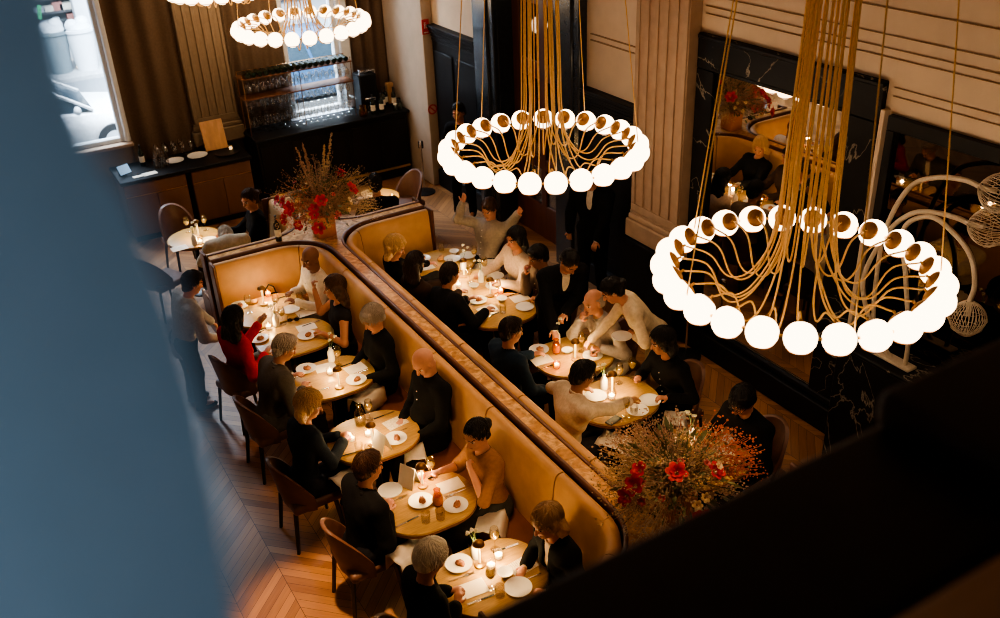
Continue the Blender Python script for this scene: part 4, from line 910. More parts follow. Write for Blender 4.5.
m_red = pm('red_petals', (.62, .015, .02), .6, var=.25, scale=30); m_creamp = pm('cream_petals', (.75, .55, .3), .7, var=.15); m_pinkp = pm('pink_petals', (.6, .12, .13), .7, var=.3)
m_dry = pm('dried_flowers', (.46, .28, .18), .9, var=.4, scale=30); m_dry2 = pm('straw_sprays', (.56, .4, .24), .9, var=.35, scale=30); m_leaf = pm('dull_leaves', (.15, .15, .06), .8, var=.4); m_rust = pm('rust_sprays', (.55, .16, .08), .9, var=.3)
def arrangement(label, loc, pot, R0, Hh, seed, spikes, nred, ncream, extra):
    rn = random.Random(seed); t = thing('flower_arrangement', label, 'flowers', loc); pz = pot
    MB().prism(stadium(.23, .23, .03), 0, pz, bev=.008).build('square_pot', m_terracotta, t)
    o_ = Vector((0, 0, pz))
    def direction(lo, hi):
        a = rn.uniform(0, 2 * PI); e = rn.uniform(lo, hi); return Vector((math.cos(a) * math.cos(e), math.sin(a) * math.cos(e), math.sin(e)))
    def spray(mat, n, rmin, rmax, dot, lo=.0, hi=1.5, nm='dried_spray', dirs=None):
        b_ = MB()
        for k in range(n):
            d = direction(lo, hi) if dirs is None else (Vector(dirs) + Vector((rn.uniform(-.45, .45), rn.uniform(-.45, .45), rn.uniform(-.3, .4)))).normalized(); L_ = rn.uniform(rmin, rmax) * R0; L_v = Vector((d.x * L_, d.y * L_, d.z * L_ * Hh)); e = o_ + L_v
            b_.tube([o_ * .97, o_ + L_v * .5 + Vector((0, 0, .05)), e], .0018, 3, cap=False)
            for q in range(9):
                u = rn.uniform(.62, 1.06); p = o_ + L_v * u + Vector((rn.uniform(-.045, .045), rn.uniform(-.045, .045), rn.uniform(-.04, .05))); r_ = dot * rn.uniform(.6, 1.3)
                b_.add([p + Vector(v) * r_ for v in ((1, 0, 0), (0, 1, 0), (-1, 0, 0), (0, -1, 0), (0, 0, 1), (0, 0, -1))], [(0, 1, 4), (1, 2, 4), (2, 3, 4), (3, 0, 4), (1, 0, 5), (2, 1, 5), (3, 2, 5), (0, 3, 5)])
        o = b_.build(nm, mat, t); o['kind'] = 'stuff'; return o
    lf = MB()
    for k in range(200):
        d = direction(-.1, 1.3); c = o_ + d * R0 * rn.uniform(.35, .8); s = rn.uniform(.03, .06); a = d.cross(Vector((rn.uniform(-1, 1), rn.uniform(-1, 1), .3))).normalized() * s * .35; f = (d + Vector((0, 0, -.4))).normalized() * s
        lf.add([c - f, c + a, c + f, c - a], [(0, 1, 2, 3)])
    lo_ = lf.build('leaves', m_leaf, t); lo_['kind'] = 'stuff'
    spray(m_dry, 130, .6, 1.1, .008); spray(m_dry2, 60, .6, 1.05, .0075); spray(m_leaf, 80, .5, .95, .009, nm='foliage_spray')
    for mat, n, rmin, rmax, dt, dirs in extra: spray(mat, n, rmin, rmax, dt, dirs=dirs)
    for i in range(nred):
        d = direction(.15, 1.0); 
        if rn.random() < .75: d = (d + Vector((-.9, -.7, 0))).normalized()
        b_ = MB(); rose(b_, o_ + Vector((d.x, d.y, d.z * Hh)) * R0 * rn.uniform(.72, .95), rn.uniform(.055, .082), d, rn); b_.build('red_bloom', m_red, t, 180)['label'] = 'deep red bloom'
    for i in range(ncream):
        d = (direction(.05, 1.1) + Vector((-.4, -.6, 0))).normalized(); b_ = MB(); rose(b_, o_ + Vector((d.x, d.y, d.z * Hh)) * R0 * rn.uniform(.65, .9), rn.uniform(.022, .036), d, rn); b_.build('cream_bloom', m_creamp if i % 3 else m_pinkp, t, 180)
    for d, L_, mat in spikes:
        d = Vector(d).normalized(); b_ = MB(); b_.tube([o_, o_ + d * L_], .004, 5)
        for k in range(70):
            u = rn.uniform(.5, 1.0); a = rn.uniform(0, 6.28); r_ = .03 * (1.25 - u); p = o_ + d * L_ * u + Vector((math.cos(a) * r_, math.sin(a) * r_, 0)); s = .013 * (1.4 - u * .7)
            b_.add([p + Vector(v) * s for v in ((1, 0, 0), (0, 1, 0), (-1, 0, 0), (0, -1, 0), (0, 0, 1), (0, 0, -1))], [(0, 1, 4), (1, 2, 4), (2, 3, 4), (3, 0, 4), (1, 0, 5), (2, 1, 5), (3, 2, 5), (0, 3, 5)])
        b_.build('flower_spike', mat, t)
    return t
arrangement('tall flower arrangement with red blooms in terracotta pot on the far marble ledge', (3.31, 9.93, 1.126), .26, .64, 1.0, 3,
            [((-.25, -.1, 1), .9, m_dry), ((-.1, .1, 1), .86, m_dry), ((.26, 0, 1), .95, m_dry2), ((.22, .12, 1), .8, m_creamp)], 13, 18, [(m_dry2, 90, .7, 1.1, .006, (.8, -.2, .15)), (m_rust, 60, .6, .95, .008, (-.7, -.4, .3)), (m_dry, 50, .5, .9, .008, (0, -.6, .6))])
arrangement('large near flower arrangement of dried sprays and red blooms at the ledge end', (3.56, 3.93, 1.126), .22, .6, .78, 11,
            [], 7, 16, [(m_dry2, 130, .6, 1.05, .008, (-.5, .2, .3)), (m_rust, 130, .7, 1.15, .009, (.85, .1, .25)), (m_dry, 110, .6, 1.1, .008, (.1, .8, .3)), (m_dry2, 60, .6, 1.0, .007, (-.9, -.3, .1)), (m_creamp, 50, .5, .95, .008, (.2, -.2, .7))])
dup(b1, (2.8, 10.07, 1.127), .4, 'dark wine bottle standing on the ledge beside the far flower pot')
# ------------------------------------------------------------------ people: smooth signed-distance bodies, polygonised once per part
def V(*a): return np.array(a, dtype=np.float64)
def nrm(v): return v / max(1e-9, np.linalg.norm(v))
class SD:
    """List of blobs; cone(a,b,ra,rb), ell(c,axes,radii). flat=(dir,factor) squashes a cone along dir."""
    def __init__(s): s.p = []; s.cut = []
    def cone(s, a, b, ra, rb, k=.02, flat=None): s.p.append(('c', V(*a), V(*b), ra, rb, k, flat)); return s
    def ell(s, c, ax, r, k=.02): s.p.append(('e', V(*c), ax, r, 0, k, None)); return s
    def sub(s, kind, *a): s.cut.append((kind,) + a); return s
    def field(s, h, wr=0.0, seed=0, wf=1.0):
        lo = V(9, 9, 9); hi = -lo
        for ty, a, b, ra, rb, k, fl in s.p:
            if ty == 'c':
                r = max(ra, rb); lo = np.minimum(lo, np.minimum(a, b) - r); hi = np.maximum(hi, np.maximum(a, b) + r)
            else: r = max(ra); lo = np.minimum(lo, a - r); hi = np.maximum(hi, a + r)
        lo -= 3 * h + wr; hi += 3 * h + wr; n = np.ceil((hi - lo) / h).astype(int) + 1
        D = np.full(n, .25, dtype=np.float32)
        ax = [lo[i] + h * np.arange(n[i]) for i in range(3)]
        def block(c0, c1, m):
            i0 = np.clip(np.floor((c0 - m - lo) / h).astype(int), 0, n - 1); i1 = np.clip(np.ceil((c1 + m - lo) / h).astype(int) + 1, 1, n)
            sl = tuple(slice(i0[i], i1[i]) for i in range(3))
            P = np.stack(np.meshgrid(*[ax[i][sl[i]] for i in range(3)], indexing='ij'), -1); return sl, P
        for ty, a, b, ra, rb, k, fl in s.p:
            if ty == 'c':
                r = max(ra, rb); sl, P = block(np.minimum(a, b) - r, np.maximum(a, b) + r, k + 2 * h); p = P - a; ba = b - a; sc = 1
                if fl is not None:
                    d = fl[0]; f = fl[1]; p = p + (p @ d)[..., None] * d * (1 / f - 1); ba = ba + (ba @ d) * d * (1 / f - 1); sc = min(1, f) ** .5
                t = np.clip((p @ ba) / max(1e-9, ba @ ba), 0, 1); d_ = (np.linalg.norm(p - t[..., None] * ba, axis=-1) - (ra + (rb - ra) * t)) * sc
            else:
                r = max(ra); sl, P = block(a - r, a + r, k + 2 * h); q = (P - a) @ np.array(b).T; R_ = np.array(ra)
                k0 = np.linalg.norm(q / R_, axis=-1); k1 = np.linalg.norm(q / R_ ** 2, axis=-1) + 1e-9; d_ = k0 * (k0 - 1) / k1
            o = D[sl]; hh = np.clip(.5 + .5 * (o - d_) / k, 0, 1); D[sl] = o + (d_ - o) * hh - k * hh * (1 - hh)
        G = None
        for c in s.cut:
            if G is None: G = np.stack(np.meshgrid(*ax, indexing='ij'), -1).astype(np.float32)
            if c[0] == 'plane': D = np.maximum(D, (G - c[1]) @ c[2])                  # removes the side the normal points to
            elif c[0] == 'cone':
                a, b, ra, rb = c[1], c[2], c[3], c[4]; ba = b - a; p = G - a; t = np.clip((p @ ba) / (ba @ ba), 0, 1); D = np.maximum(D, -(np.linalg.norm(p - t[..., None] * ba, axis=-1) - (ra + (rb - ra) * t)))
        if wr:
            rn = np.random.RandomState(seed); W = 0
            X, Y, Z = np.meshgrid(*ax, indexing='ij', sparse=True)
            for f in (17, 29, 46, 70):
                u = rn.normal(size=3); u = u / np.linalg.norm(u) * f * wf; W = W + np.sin(u[0] * X + u[1] * Y + u[2] * Z + rn.uniform(0, 6) + 1.3 * np.sin(u[1] * .6 * X + u[2] * .5 * Y + u[0] * .6 * Z)) * (17 / f) ** .7
            D = D + (W * wr / 2).astype(np.float32)
        return D, lo
    def mesh(s, h, wr=0.0, seed=0, wf=1.0):
        D, lo = s.field(h, wr, seed, wf); S = D < 0
        c = np.zeros(tuple(np.array(D.shape) - 1), dtype=np.int8)
        for i in (0, 1):
            for j in (0, 1):
                for k in (0, 1): c += S[i:D.shape[0] - 1 + i, j:D.shape[1] - 1 + j, k:D.shape[2] - 1 + k]
        I = np.argwhere((c > 0) & (c < 8)); idx = np.full(c.shape, -1, dtype=np.int32); idx[I[:, 0], I[:, 1], I[:, 2]] = np.arange(len(I))
        off_ = np.array([(i, j, k) for i in (0, 1) for j in (0, 1) for k in (0, 1)]); vals = np.stack([D[I[:, 0] + o[0], I[:, 1] + o[1], I[:, 2] + o[2]] for o in off_], 1)
        acc = np.zeros((len(I), 3)); cnt = np.zeros(len(I))
        for a in range(8):
            for b in range(a + 1, 8):
                if np.abs(off_[a] - off_[b]).sum() != 1: continue
                va, vb = vals[:, a], vals[:, b]; m = (va < 0) != (vb < 0); t = np.where(m, va / np.where(m, va - vb, 1), 0)
                acc += np.where(m[:, None], off_[a] + (off_[b] - off_[a]) * t[:, None], 0); cnt += m
        verts = lo + (I + acc / np.maximum(cnt, 1)[:, None]) * h; F = []
        for axis in range(3):
            o1, o2 = [(1, 2), (2, 0), (0, 1)][axis]; n = list(D.shape)
            sa = [slice(0, n[0]), slice(0, n[1]), slice(0, n[2])]; sb = list(sa); sa[axis] = slice(0, n[axis] - 1); sb[axis] = slice(1, n[axis])
            A, B = S[tuple(sa)], S[tuple(sb)]; E = np.argwhere(A != B); E = E[(E[:, o1] > 0) & (E[:, o2] > 0) & (E[:, o1] < n[o1] - 1) & (E[:, o2] < n[o2] - 1)]
            def g(d1, d2):
                q = E.copy(); q[:, o1] += d1; q[:, o2] += d2; return idx[q[:, 0], q[:, 1], q[:, 2]]
            Q = np.stack([g(-1, -1), g(0, -1), g(0, 0), g(-1, 0)], 1); fl = ~A[E[:, 0], E[:, 1], E[:, 2]]; Q[fl] = Q[fl][:, ::-1]; F.append(Q)
        F = np.concatenate(F); F = F[(F >= 0).all(1)]; return verts, F
def np_obj(name, vf, mats, parent=None, mi=None):
    v, f = vf; me = bpy.data.meshes.new(name); me.vertices.add(len(v)); me.vertices.foreach_set('co', v.astype(np.float32).ravel())
    me.loops.add(f.size); me.loops.foreach_set('vertex_index', f.astype(np.int32).ravel()); me.polygons.add(len(f))
    me.polygons.foreach_set('loop_start', np.arange(0, f.size, 4, dtype=np.int32)); me.polygons.foreach_set('loop_total', np.full(len(f), 4, dtype=np.int32))
    for m in (mats if isinstance(mats, (list, tuple)) else [mats]): me.materials.append(m)
    if mi is not None: me.polygons.foreach_set('material_index', mi.astype(np.int32))
    me.polygons.foreach_set('use_smooth', np.ones(len(f), dtype=bool)); me.update(); me.validate()
    o = bpy.data.objects.new(name, me); link(o, parent); return o
def skin(name, col):
    if name in MATS: return MATS[name]
    m = pm(name, col, .55, var=.08, scale=25, spec=.35); b = next(n for n in m.node_tree.nodes if n.type == 'BSDF_PRINCIPLED')
    b.inputs['Subsurface Weight'].default_value = .12; b.inputs['Subsurface Radius'].default_value = (.012, .004, .002); return m
SK = {'fair': skin('skin_fair', (.6, .285, .18)), 'mid': skin('skin_tan', (.46, .21, .125)), 'olive': skin('skin_olive', (.38, .18, .1)), 'deep': skin('skin_deep', (.22, .095, .055))}
m_lip = pm('lips', (.36, .1, .08), .5); m_eye = pm('eye_white', (.6, .52, .45), .3); m_iris = pm('iris_dark', (.025, .015, .01), .2)
def hairm(n, col):
    return pm('hair_' + n, col, .45, var=.55 if sum(col) < .3 else .22, scale=6, stretch=(6, 6, 1), bump=.6, bscale=30, spec=.35)
HM = {'pale': hairm('pale', (.46, .37, .26)), 'black': hairm('black', (.008, .006, .005)), 'brown': hairm('brown', (.05, .021, .01)), 'dkbrown': hairm('dark_brown', (.018, .009, .006)), 'blonde': hairm('blonde', (.68, .43, .2)), 'white': hairm('white', (.88, .76, .6)), 'grey': hairm('grey', (.36, .3, .25)), 'sandy': hairm('sandy', (.34, .2, .1))}
CL = {}
def cloth(c, var=.14):
    if c not in CL: CL[c] = clothm('cloth_%d' % len(CL), c, var=var)
    return CL[c]
def ik(S, W, a, b, pole):
    d = W - S; L = np.linalg.norm(d); L2 = min(L, (a + b) * .995); n = d / L; W = S + n * L2; x = (a * a - b * b + L2 * L2) / (2 * L2); hh = math.sqrt(max(a * a - x * x, 1e-6)); p = pole - n * (pole @ n); return S + n * x + nrm(p) * hh, W
UP = V(0, 0, 1)
NP = [0]
def person(label, hip, head, yaw, hyaw=None, hpitch=12, hroll=0, sex='m', L=None, Rr=None, top=('shirt', (.1, .1, .1)), bot=(.02, .02, .024), shoe=(.02, .013, .01), sk='fair', hair=('short', 'brown'), stand=False, feet=None, scale=1.0, curl=.6, belly=0.0, glasses=False, lapel=None, knees=None, polL=None, polR=None, sleeves='long', beard=None, tie=None, collar=None, Lp=None, Rp=None, hoff=None):
    seed = NP[0]; NP[0] += 1; s = scale; hip = V(*hip); head = V(*head); org = V(hip[0], hip[1], 0); hip = hip - org; head = head - org
    ya = R(yaw); f = V(math.cos(ya), math.sin(ya), 0); l = V(-math.sin(ya), math.cos(ya), 0); hy = R(yaw if hyaw is None else hyaw)
    m = sex == 'm'; sw = (.2 if m else .164) * s; ch = (.138 if m else .114) * s; dp = .74
    t = nrm(head - hip); f2 = nrm(f - t * (f @ t)); l2 = np.cross(t, f2)
    TL_ = .50 * s; nb = hip + t * TL_                                  # base of neck
    hp = R(hpitch); hf = V(math.cos(hy) * math.cos(hp), math.sin(hy) * math.cos(hp), -math.sin(hp)); hl = V(-math.sin(hy), math.cos(hy), 0); hu = np.cross(hf, hl)
    if hroll: hl, hu = hl * math.cos(R(hroll)) + hu * math.sin(R(hroll)), hu * math.cos(R(hroll)) - hl * math.sin(R(hroll))
    hc = nb + t * (.135 * s) + hf * (.03 * s) + hu * .07 * s           # head centre at eye height
    if hoff is not None: hc = nb + V(*hoff)
    A = np.array([hf, hl, hu])
    chest = hip + t * TL_ * .66; waist = hip + t * TL_ * .32
    shL = nb + l2 * sw - t * .045 * s; shR = nb - l2 * sw - t * .045 * s
    ua, fa = .285 * s, .25 * s
    def arm(S, W, side, pole):
        if W is None: W = hip + f * .40 * s + l * side * .16 * s + UP * .27 * s
        else: W = V(*W) - org
        pole = (l2 * side * .55 - UP * .8 - f2 * .25) if pole is None else V(*pole)
        return ik(S, W, ua, fa, pole)
    eL, wL = arm(shL, L, 1, polL); eR, wR = arm(shR, Rr, -1, polR)
    hj = .088 * s
    legs = []
    for sd in (1, -1):
        h0 = hip + l * sd * hj - t * .02
        if stand:
            an = h0 * V(1, 1, 0) + V(0, 0, .09 * s) + l * sd * .03 + (0 if feet is None else V(*feet[0 if sd > 0 else 1], 0)); kn = (h0 + an) / 2 + f * .03
        else:
            kn = h0 + f * .425 * s + l * sd * .045 + UP * (.0) ; kn[2] = .50 * s + (0 if knees is None else knees); an = kn + f * (-.03 if sd > 0 else .04) * s; an[2] = .09
        legs.append((h0, kn, an))
    fl = (f2, dp)
    def torso(b, g, kk=.05):
        b.cone(hip + t * .01, waist, (.135 if m else .138) * s + g, (.118 if m else .102) * s + g, kk, fl); b.cone(waist, chest, (.118 if m else .102) * s + g, ch * 1.06 + g, kk, fl)
        b.cone(shL - l2 * .05 * s - t * .03 * s, shR + l2 * .05 * s - t * .03 * s, .078 * s + g, .078 * s + g, kk, None); b.cone(chest + l2 * .07 * s, chest - l2 * .07 * s, ch * .93 + g, ch * .93 + g, kk, fl)
        if not m:
            for sd in (1, -1): b.ell(chest + l2 * sd * .06 * s + f2 * .07 * s - t * .02 * s, np.array([f2, l2, t]), (.048 * s + g, .058 * s + g, .06 * s + g), .05)
        if belly: b.ell(waist + f2 * .05 * s + t * .02, np.array([f2, l2, t]), (.11 * s + belly + g, .14 * s + g, .13 * s + g), .05)
        b.cone(nb - t * .03 * s + l2 * .03, nb + t * .005 + l2 * .0, .062 * s + g * .7, .056 * s + g * .7, .04)
        b.cone(nb - t * .035 * s, shL, .05 * s + g, .05 * s + g, .04).cone(nb - t * .035 * s, shR, .05 * s + g, .05 * s + g, .04)
    def arms(b, g, upto=1.0, kk=.025):
        for S, E, W in ((shL, eL, wL), (shR, eR, wR)):
            b.cone(S, E, .05 * s * (1 if m else .88) + g, .041 * s * (1 if m else .9) + g, kk)
            if upto > .5: b.cone(E, E + (W - E) * upto, .041 * s * (1 if m else .9) + g, (.03 * s if m else .026 * s) + g, kk)
    # ---- body, one surface
    B = SD(); torso(B, 0)
    for S, E, W in ((shL, eL, wL), (shR, eR, wR)): B.cone(S, E, .049 * s, .038 * s, .025).cone(E, W, .04 * s, .026 * s, .02)
    for h0, kn, an in legs: B.cone(h0, kn, .082 * s, .055 * s, .04).cone(kn, an, .055 * s, .036 * s, .02).cone(an, an + f * .13 * s - UP * .045 * s, .035 * s, .025 * s, .02)
    B.cone(nb - t * .03, hc - hu * .07 * s - hf * .022 * s, .056 * s, .052 * s, .025)
    q = s * 1.0
    B.ell(hc + hu * .03 * q - hf * .012 * q, A, (.098 * q, .076 * q, .098 * q), .02).ell(hc - hu * .045 * q + hf * .022 * q, A, (.068 * q, .058 * q, .08 * q), .03).ell(hc - hu * .098 * q + hf * .058 * q, A, (.024 * q, .026 * q, .02 * q), .02)
    B.cone(hc + hf * .086 * q + hu * .002, hc + hf * .108 * q - hu * .036 * q, .009 * q, .0145 * q, .012).cone(hc + hf * .083 * q + hl * .036 * q + hu * .024 * q, hc + hf * .083 * q - hl * .036 * q + hu * .024 * q, .012 * q, .012 * q, .015)
    for sd in (1, -1):
        B.ell(hc + hl * sd * .077 * q - hu * .014 * q - hf * .012 * q, A, (.018 * q, .009 * q, .032 * q), .006); B.ell(hc + hl * sd * .04 * q - hu * .03 * q + hf * .062 * q, A, (.02 * q, .02 * q, .018 * q), .02)
    B.cone(hc + hf * .087 * q + hl * .016 * q - hu * .066 * q, hc + hf * .087 * q - hl * .016 * q - hu * .066 * q, .009 * q, .009 * q, .008)
    for sd, E, W, pn in ((1, eL, wL, Lp), (-1, eR, wR, Rp)):
        d = nrm(W - E); pn0 = -UP if pn is None else V(*pn)
        if abs(d @ pn0) > .85: pn0 = -f
        pn0 = nrm(pn0 - d * (pn0 @ d)); lat = np.cross(d, pn0) * sd       # palm normal, thumb side
        hs = .92 * s * (1 if m else .92)
        B.cone(W, W + d * .075 * hs, .026 * hs, .036 * hs, .012, (pn0, .5))
        for i, (lo_, ln) in enumerate(((.029, .072), (.010, .08), (-.009, .075), (-.027, .06))):
            b0_ = W + d * .078 * hs + lat * lo_ * hs; sp = lat * lo_ * .5; c1 = b0_ + nrm(d * math.cos(curl * .6) + pn0 * math.sin(curl * .6) + sp) * ln * .52 * hs; c2 = c1 + nrm(d * math.cos(curl * 1.7) + pn0 * math.sin(curl * 1.7) + sp) * ln * .5 * hs
            B.cone(b0_, c1, .0098 * hs, .009 * hs, .004).cone(c1, c2, .009 * hs, .0075 * hs, .003)
        tb_ = W + d * .025 * hs + lat * .022 * hs; t1 = tb_ + nrm(lat * .8 + d * .6 + pn0 * .3) * .04 * hs; t2 = t1 + nrm(lat * .3 + d * .9 + pn0 * .4) * .032 * hs
        B.cone(tb_, t1, .014 * hs, .011 * hs, .008).cone(t1, t2, .011 * hs, .0085 * hs, .003)
    v, F = B.mesh(.0078); cen = v[F].mean(1) - hc; a_, b_, c_ = cen @ hf, cen @ hl, cen @ hu; mi = np.zeros(len(F), int)
    mi[(a_ > .06 * q) & (np.abs(b_) < .024 * q) & (np.abs(c_ + .067 * q) < .0085 * q)] = 1
    for sd in (1, -1):
        e2 = ((b_ - sd * .033 * q) / (.017 * q)) ** 2 + ((c_ - .004 * q) / (.0095 * q)) ** 2; mi[(a_ > .05 * q) & (e2 < 1)] = 2; mi[(a_ > .05 * q) & (np.abs(b_ - sd * .033 * q) < .0068 * q) & (e2 < 1.1)] = 3
        mi[(a_ > .05 * q) & (np.abs(b_ - sd * .034 * q) < .022 * q) & (np.abs(c_ - .026 * q) < .0042 * q)] = 4
    hmat = HM[hair[1]]
    root = np_obj('person', (v, F), [SK[sk], m_lip, m_eye, m_iris, HM['brown'] if hair[1] in ('black', 'dkbrown', 'brown') else HM['sandy']], None, mi); root.location = tuple(org); tag(root, label, 'person')
    # ---- clothes
    kind, col = top[0], top[1]
    def garment(name, colr, g, upto, hem=None, wr=.005, cuts=(), h=.0105, sleeves_=True, mat=None, low=-.02):
        T = SD(); torso(T, g)
        if sleeves_: arms(T, g, upto)
        if hem: T.cone(hip + t * .02, hip - (t if stand else t) * hem, .137 * s + g, .142 * s + g, .04, fl)
        T.sub('cone', nb + t * .03 * s + f2 * .02 * s, nb + t * .2 * s + f2 * .06 * s, .058 * s, .08 * s)
        T.sub('plane', hip - t * (.03 + (hem or 0) * 1.3), -t)
        for c in cuts: T.sub(*c)
        return np_obj(name, T.mesh(h, wr, seed), mat or cloth(colr), root)
    if kind == 'jacket':
        garment('shirt', top[2], .009, .98)
        vc = ('cone', nb + f2 * .1 * s + t * .04 * s, waist + f2 * .17 * s + t * .02, .055 * s, .012 * s)
        jk = garment('jacket', col, .024, .9, .14 if stand else .06, .008, (vc,))
        lp_ = SD()
        for sd in (1, -1): lp_.cone(nb + l2 * sd * .065 * s + f2 * .045 * s - t * .0, chest + l2 * sd * .05 * s + f2 * .135 * s, .014, .02, .01).cone(nb + l2 * sd * .06 * s - f2 * .05 * s + t * .02, nb + l2 * sd * .065 * s + f2 * .045 * s, .016, .016, .01)
        lp_.cone(nb + l2 * .055 * s - f2 * .055 * s + t * .02, nb - l2 * .055 * s - f2 * .055 * s + t * .02, .016, .016, .01)
        np_obj('lapels', lp_.mesh(.009), cloth(col), jk)
    elif kind == 'dress' or sleeves == 'none':
        garment('top', col, .01, 1, None, .004, sleeves_=False)
    else:
        cuts = ()
        garment('shirt' if kind == 'shirt' else 'jumper', col, .016 if kind == 'shirt' else .02, .94 if sleeves == 'long' else (.45 if sleeves == 'short' else .94), .1 if stand else .05, .009 if kind == 'shirt' else .0065)
        if sleeves == 'short': pass
    if kind in ('shirt', 'jacket') and collar is not False:
        cc = SD(); colr = top[2] if kind == 'jacket' else col
        pts = [nb + (l2 * math.cos(a) * .064 + f2 * (math.sin(a) * .058 + .012)) * s + t * (.028 - .02 * math.sin(a)) * s for a in np.linspace(R(100), R(440), 13)]
        for p_, q_ in zip(pts, pts[1:]): cc.cone(p_, q_, .0125, .0125, .006)
        co_ = np_obj('collar', cc.mesh(.0075), cloth(colr), root)
    if kind == 'shirt':
        bt = MB()
        for i in range(5):
            p_ = nb - t * (.09 + .075 * i) * s + f2 * ((ch * dp + .03) + (.012 if i < 3 else .004)); bt.sphere(tuple(p_), .0065, 8, 6)
        bt.build('buttons', m_china if sum(col) < .5 else m_paper, root, 180)['kind'] = 'stuff'
    T = SD()
    gT = .014
    T.cone(hip + l * .05, hip - l * .05, .128 * s + gT, .128 * s + gT, .04, (f2, .85)); T.cone(hip, hip + t * .07 * s, .138 * s, .13 * s, .04, fl)
    for h0, kn, an in legs: T.cone(h0, kn, .088 * s + gT, .062 * s + gT, .045).cone(kn, an + UP * .01, .058 * s + gT, .046 * s + gT, .025)
    T.sub('plane', hip + t * .085 * s, t)
    np_obj('trousers', T.mesh(.0115, .006, seed + 50), cloth(bot), root)
    for h0, kn, an in legs:
        Sx = SD(); Sx.cone(an - f * .03 - UP * .045, an + f * .15 * s - UP * .055, .038, .034, .02, (UP, .8)).cone(an + UP * .0, an - UP * .04, .045, .042, .02).sub('plane', V(0, 0, .004), -UP)
        np_obj('shoe', Sx.mesh(.01), cloth(shoe), root)
    # ---- hair
    hk = hair[0]
    if hk != 'bald':
        Hh = SD(); vol = {'short': .011, 'crop': .006, 'long': .014, 'bob': .02, 'bun': .009, 'fringe': .023, 'ring': .008, 'wavy': .026}[hk]
        Hh.ell(hc + hu * .032 * q - hf * .016 * q, A, (.1 * q + vol, .075 * q + vol * .8, .098 * q + vol), .02)
        if hk in ('short', 'fringe'): Hh.ell(hc + hu * .098 * q + hf * .03 * q + hl * .015, A, (.062, .06, .034), .02)
        if hk in ('long', 'wavy', 'bob'):
            dn = {'long': .34, 'wavy': .24, 'bob': .14}[hk] * s; back = -f2 * .07 * s
            for w in (-.055, -.02, .02, .055):
                p0 = hc - hf * .06 * q + hl * w * q; p1 = hc - hf * .085 * q + hl * w * 1.35 * q - UP * dn * .5; p2 = nb + back + l2 * w * 1.6 + t * .06 - t * max(0, dn - .16)
                if hk == 'bob': p2 = hc - hf * .06 * q + hl * w * 1.5 * q - UP * dn
                Hh.cone(p0, p1, .045 * q, .042 * q, .025).cone(p1, p2, .042 * q, .03 * q, .025)
            for sd in (1, -1):
                e_ = hc + hl * sd * .083 * q - UP * min(dn, .2) - hf * .0; Hh.cone(hc + hl * sd * .075 * q + hu * .03 * q - hf * .005, e_, .03 * q, .026 * q, .02)
        if hk in ('short', 'crop', 'fringe', 'bun', 'ring'): Hh.cone(hc - hf * .07 * q - hu * .0, hc - hf * .06 * q - hu * .065 * q, .05 * q, .042 * q, .02).cone(hc - hf * .06 * q - hl * .03 * q - hu * .03, hc - hf * .06 * q + hl * .03 * q - hu * .03, .05 * q, .05 * q, .02)
        if hk == 'bun': Hh.ell(hc - hf * .12 * q + hu * .02 * q, A, (.045, .048, .045), .012)
        fr_ = {'fringe': (.1, .035), 'bob': (.085, .06), 'ring': (.02, .02)}.get(hk, (.084, .068))
        p1 = hc + hf * fr_[0] * q + hu * fr_[1] * q; p2 = hc - hf * .012 * q - hu * .1 * q if hk in ('long', 'wavy', 'bob') else hc - hf * .022 * q - hu * .07 * q
        dd = nrm(p2 - p1); n_ = nrm(np.cross(dd, hl)); n_ = n_ if n_ @ hf > 0 else -n_; Hh.sub('plane', p1, n_)
        if hk in ('long', 'wavy', 'bob'): Hh.sub('cone', hc + hf * .1 * q + hu * .0, hc + hf * .1 * q - hu * .2 * q, .062 * q, .07 * q)
        if hk in ('short', 'crop', 'ring', 'bun'):
            for sd in (1, -1): Hh.sub('cone', hc + hl * sd * .1 * q - hu * .012 * q, hc + hl * sd * .1 * q - hu * .035 * q + hf * .01, .038 * q, .036 * q)
        if hk == 'ring': Hh.sub('plane', hc + hu * .055 * q, hu)
        hv, hF = Hh.mesh(.0058, .0075, seed + 9, 2.4)
        # locks: ridges that run down from the crown
        cr_ = hc + hu * .11 * q - hf * .035 * q; dv_ = hv - (hc + hu * .02 * q); ax_ = nrm(cr_ - hc); e1 = nrm(hf - ax_ * (hf @ ax_)); e2 = np.cross(ax_, e1); ph = np.arctan2(dv_ @ e2, dv_ @ e1); dp_ = np.linalg.norm(hv - cr_, axis=1)
        rd = dv_ - np.outer(dv_ @ ax_, ax_) * .6; rd /= np.linalg.norm(rd, axis=1)[:, None] + 1e-6; rs = np.random.RandomState(seed); amp = .0019 * np.clip(dp_ / .06, 0, 1)
        hv = hv + rd * (amp * (np.sin(ph * 23 + 2.2 * np.sin(dp_ * 28 + rs.uniform(0, 6)) + rs.uniform(0, 6)) * .7 + np.sin(ph * 37 + 1.5 * np.sin(dp_ * 45) + rs.uniform(0, 6)) * .5))[:, None]
        dpl = (p1 - hv) @ n_; w_ = np.clip(1 - dpl / .032, 0, 1) ** 1.3; vol_ = vol if hk not in ('long', 'wavy', 'bob') else vol * .6
        hv = hv - rd * (w_ * (vol_ + .005))[:, None] + np.outer(w_ * .006 * np.sin(ph * 29 + rs.uniform(0, 6)), n_)
